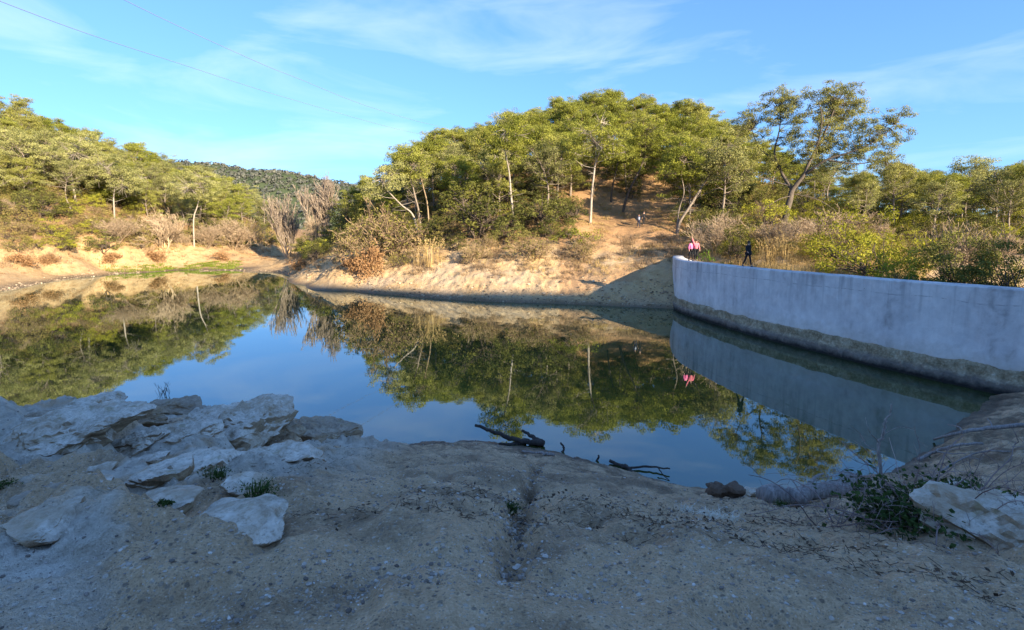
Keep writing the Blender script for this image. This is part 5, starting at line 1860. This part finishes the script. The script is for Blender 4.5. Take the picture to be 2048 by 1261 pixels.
# ------------------------------------------------------------------ people
def skin_mesh(name, verts, edges, radii, mat, sub=2):
    me = bpy.data.meshes.new(name)
    me.from_pydata([tuple(v) for v in verts], edges, [])
    o = bpy.data.objects.new(name, me)
    COL.objects.link(o)
    o.modifiers.new('skin', 'SKIN')
    sm = o.modifiers.new('sub', 'SUBSURF')
    sm.levels = sub
    sm.render_levels = sub
    sv = me.skin_vertices[0].data
    for i, r_ in enumerate(radii):
        sv[i].radius = r_ if isinstance(r_, tuple) else (r_, r_)
        sv[i].use_root = (i == 0)
    dg = bpy.context.evaluated_depsgraph_get()
    dg.update()
    m2 = bpy.data.meshes.new_from_object(o.evaluated_get(dg))
    bpy.data.objects.remove(o)
    m2.name = name
    m2.materials.clear()
    m2.materials.append(mat)
    m2.polygons.foreach_set('use_smooth', np.ones(len(m2.polygons), bool))
    return m2


SKIN = plain('skin', (0.50, 0.31, 0.22), 0.6, 0.05)
HAIR = plain('dark hair', (0.03, 0.02, 0.015), 0.6, 0.2)
BLACK = plain('black cloth', (0.014, 0.014, 0.017), 0.85, 0.3)
PINKC = plain('pink cloth', (0.75, 0.16, 0.34), 0.8, 0.12)
SALMON = plain('salmon cloth', (0.80, 0.20, 0.24), 0.8, 0.12)
NAVY = plain('navy cloth', (0.02, 0.025, 0.05), 0.85, 0.3)
PALE = plain('pale blue cloth', (0.26, 0.30, 0.38), 0.8, 0.1)
SHOE = plain('shoe', (0.06, 0.055, 0.05), 0.7, 0.2)
EYE = plain('eye', (0.02, 0.015, 0.012), 0.2, 0.1)


def rotx(v, a):
    c, s = math.cos(a), math.sin(a)
    return np.array([v[0], v[1] * c - v[2] * s, v[1] * s + v[2] * c])


def person(label, loc, rz, top, legs, height_=1.68, stride=(22, -20), knee=(6, 22), arms=((18, 12, 14), (-18, 12, 20)), bag=None, hat=None, skirt=False, front=None, long_hair=False):
    """arms: per side (swing forward deg, out deg, elbow bend deg); faces local +Y"""
    k = height_ / 1.70
    o = empty('person', loc, label, 'person', None, rz)
    J = {'pel': np.array([0, 0, .93]), 'sp': np.array([0, .0, 1.10]), 'ch': np.array([0, .0, 1.29]), 'nk': np.array([0, 0.0, 1.45]), 'hb': np.array([0, .02, 1.53]), 'hm': np.array([0, .035, 1.60]), 'ht': np.array([0, .02, 1.67])}
    lowest = 9
    for i, sd in enumerate((-1, 1)):
        hip = np.array([sd * .09, 0, .90])
        a = R(stride[i])
        kn = hip + rotx(np.array([0, 0, -.43]), a)
        an = kn + rotx(np.array([0, 0, -.41]), a - R(knee[i]))
        toe = an + rotx(np.array([sd * .02, .17, -.055]), min(0, (a - R(knee[i])) * 0.6))
        J['hip', sd], J['kn', sd], J['an', sd], J['toe', sd] = hip, kn, an, toe
        J['heel', sd] = an + np.array([0, -.05, -.05])
        lowest = min(lowest, an[2] - .085, toe[2] - .035)
        sh = np.array([sd * .17, 0, 1.40])
        sw, outw, bend = arms[i]
        d1 = rotx(np.array([0, 0, -.28]), R(sw))
        d1 = np.array([d1[0] + sd * .28 * math.sin(R(outw)), d1[1], d1[2] * math.cos(R(outw))])
        d2 = rotx(np.array([0, 0, -.25]), R(sw + bend))
        d2 = np.array([sd * .25 * math.sin(R(outw * .8)), d2[1], d2[2] * math.cos(R(outw * .8))])
        J['sh', sd], J['el', sd], J['wr', sd] = sh, sh + d1, sh + d1 + d2
        J['pa', sd] = J['wr', sd] + norm(d2) * .085
        J['hd', sd] = norm(d2)
    for q in J:
        if q[0] != 'hd':
            J[q] = (J[q] - [0, 0, lowest]) * k

    def build(name, order, edges, radii, mat, sub=2):
        idx = {q: i for i, q in enumerate(order)}
        return obj(name, skin_mesh(name, [J[q] for q in order], [(idx[a], idx[b]) for a, b in edges], [tuple(np.array(r_) * k) if isinstance(r_, tuple) else r_ * k for r_ in radii], mat, sub), o)

    order = ['pel', 'sp', 'ch', 'nk', 'hb', 'hm', 'ht']
    rad = [(.14, .10), (.115, .085), (.135, .095), (.055, .055), (.062, .070), (.080, .098), (.060, .072)]
    ed = [('pel', 'sp'), ('sp', 'ch'), ('ch', 'nk'), ('nk', 'hb'), ('hb', 'hm'), ('hm', 'ht')]
    for sd in (-1, 1):
        order += [('hip', sd), ('kn', sd), ('an', sd), ('toe', sd), ('sh', sd), ('el', sd), ('wr', sd), ('pa', sd)]
        rad += [.078, .052, .036, .030, .052, .038, .026, (.034, .018)]
        ed += [('pel', ('hip', sd)), (('hip', sd), ('kn', sd)), (('kn', sd), ('an', sd)), (('an', sd), ('toe', sd)), ('ch', ('sh', sd)), (('sh', sd), ('el', sd)), (('el', sd), ('wr', sd)), (('wr', sd), ('pa', sd))]
    body = build('body', order, ed, rad, SKIN)
    # five unequal bent fingers on each palm, joined to the body mesh
    mf = MB()
    for sd in (-1, 1):
        d = J['hd', sd]
        side = norm(np.cross(d, [0, 0, 1.0]) + np.array([0, .3, 0]))
        cur = norm(np.cross(side, d))
        for f, (off, ln_) in enumerate([(-.024, .062), (-.008, .075), (.008, .070), (.022, .055)]):
            p0 = J['pa', sd] - d * .02 * k + side * off * k
            p1 = p0 + d * (ln_ * .55 + .02) * k
            p2 = p1 + norm(d + cur * .5) * ln_ * .45 * k
            tube(mf, [p0, p1, p2], np.array([.009, .008, .006]) * k, 6)
        p0 = J['wr', sd] + d * .03 * k - side * .02 * k
        tube(mf, [p0, p0 - side * .03 * k + d * .02 * k, p0 - side * .035 * k + d * .055 * k], np.array([.011, .010, .007]) * k, 6)
    fm = mf.mesh('fingers', SKIN, True)
    bm = bmesh.new()
    bm.from_mesh(body.data)
    bm.from_mesh(fm)
    bm.to_mesh(body.data)
    bm.free()
    bpy.data.meshes.remove(fm)
    # clothes
    order = ['pel', 'sp', 'ch', 'nk']
    rad = [(.165, .125), (.140, .110), (.158, .118), (.070, .068)]
    ed = [('pel', 'sp'), ('sp', 'ch'), ('ch', 'nk')]
    for sd in (-1, 1):
        order += [('sh', sd), ('el', sd), ('wr', sd)]
        rad += [.070, .054, .040]
        ed += [('ch', ('sh', sd)), (('sh', sd), ('el', sd)), (('el', sd), ('wr', sd))]
    build('jacket', order, ed, rad, top)
    order, rad, ed = ['pel'], [(.152, .112)], []
    for sd in (-1, 1):
        order += [('hip', sd), ('kn', sd), ('an', sd)]
        rad += [.092, .064, .050]
        ed += [('pel', ('hip', sd)), (('hip', sd), ('kn', sd)), (('kn', sd), ('an', sd))]
    build('trousers', order, ed, rad, legs)
    for sd in (-1, 1):
        build('shoe', [('heel', sd), ('an', sd), ('toe', sd)], [(('heel', sd), ('an', sd)), (('heel', sd), ('toe', sd))], [.044, .046, .040], SHOE)
    # hair and face
    V, F = ico(3)
    hm = J['hm']
    hv = V * np.array([.093, .112, .105]) * k
    hv = hv[:]
    cutm = (hv[:, 1] > 0.045 * k) & (hv[:, 2] < 0.055 * k)
    hv[cutm] *= 0.8
    low = hv[:, 2] < -0.02 * k
    hv[low & (hv[:, 1] < 0)] *= np.array([1.0, 1.0, 1.9 if long_hair else 1.0])
    mb = MB()
    mb.add(hv + hm + np.array([0, -.012, .022]) * k, F)
    mb.build('hair', HAIR if hat is None else hat, o, True)
    for sx in (-1, 1):
        mb = MB()
        mb.add(ico(1)[0] * .011 * k + hm + np.array([sx * .032, .092, .005]) * k, ico(1)[1])
        mb.build('eye', EYE, o, True)
        mb = MB()
        mb.add(ico(2)[0] * np.array([.010, .018, .028]) * k + hm + np.array([sx * .083, .0, -.01]) * k, ico(2)[1])
        mb.build('ear', SKIN, o, True)
    mb = MB()
    mb.add(ico(2)[0] * np.array([.012, .020, .022]) * k + hm + np.array([0, .100, -.022]) * k, ico(2)[1])
    mb.build('nose', SKIN, o, True)
    mb = MB()
    mb.add(ico(2)[0] * np.array([.024, .008, .006]) * k + hm + np.array([0, .090, -.058]) * k, ico(2)[1])
    mb.build('mouth', plain('lips', (0.40, 0.16, 0.14), 0.5, 0.05), o, True)
    if bag is not None:
        sd, m = bag
        V2 = V * np.array([.16, .085, .15])
        V2 = np.sign(V2) * np.abs(V2 / [.16, .085, .15]) ** 0.6 * [.16, .085, .15]
        c = J['pel'] + np.array([sd * .20, -.06, -.02]) * k
        bo = tag(obj('shoulder_bag', None, None, None), 'black shoulder bag', 'bag') if False else None
        mb = MB()
        mb.add((V2 @ np.array(Euler((0, 0, R(80))).to_matrix()).T) * k + c, F)
        tube(mb, spline([c + np.array([0, .0, .12]) * k, J['ch'] + np.array([sd * .13, .13, 0]) * k, J['nk'] + np.array([-sd * .1, .03, -.01]) * k, J['ch'] + np.array([-sd * .02, -.14, 0]) * k, c + np.array([0, -.02, .1]) * k], 24), .013 * k, 6)
        b = mb.build('shoulder_bag', m, o, True)
    if front is not None:
        mb = MB()
        mb.add(V * np.array([.12, .05, .20]) * k + J['sp'] + np.array([0, .10, .05]) * k, F)
        mb.build('shirt_front', front, o, True)
    return o


pt, tg = dam_point(1494, 0.55)
person('walker in black jacket and trousers with a bag, striding along the dam top', pt, math.atan2(tg[1], tg[0]) - math.pi / 2 + 0.25, BLACK, BLACK, 1.68,
       (17, -16), (6, 16), ((-20, 22, 18), (20, 26, 30)), bag=(-1, BLACK))
pt, tg = dam_point(1382, 0.5)
person('person in pink top and black leggings at the far end of the dam', pt, R(200), PINKC, BLACK, 1.62, (8, -8), (4, 8), ((6, 14, 40), (-4, 14, 30)), long_hair=True)
pt, tg = dam_point(1391, 0.85)
person('person in salmon pink top raising an arm beside the pink dressed one', pt, R(165), SALMON, BLACK, 1.66, (-6, 6), (6, 4), ((8, 12, 20), (150, 22, 20)))
p1 = at_px(1277, 457, 68)
person('dark clothed hiker with pale shirt front on the slope below the clearing', p1 + [0, 0, -0.02], R(195), NAVY, NAVY, 1.70, (12, -10), (10, 8), ((10, 10, 15), (-10, 10, 15)), front=PALE)
p1 = at_px(1287, 455, 68.6)
person('hiker all in black on the slope right of the one with pale shirt', p1 + [0, 0, -0.02], R(190), BLACK, BLACK, 1.76, (-10, 12), (8, 10), ((-8, 12, 20), (10, 12, 20)))
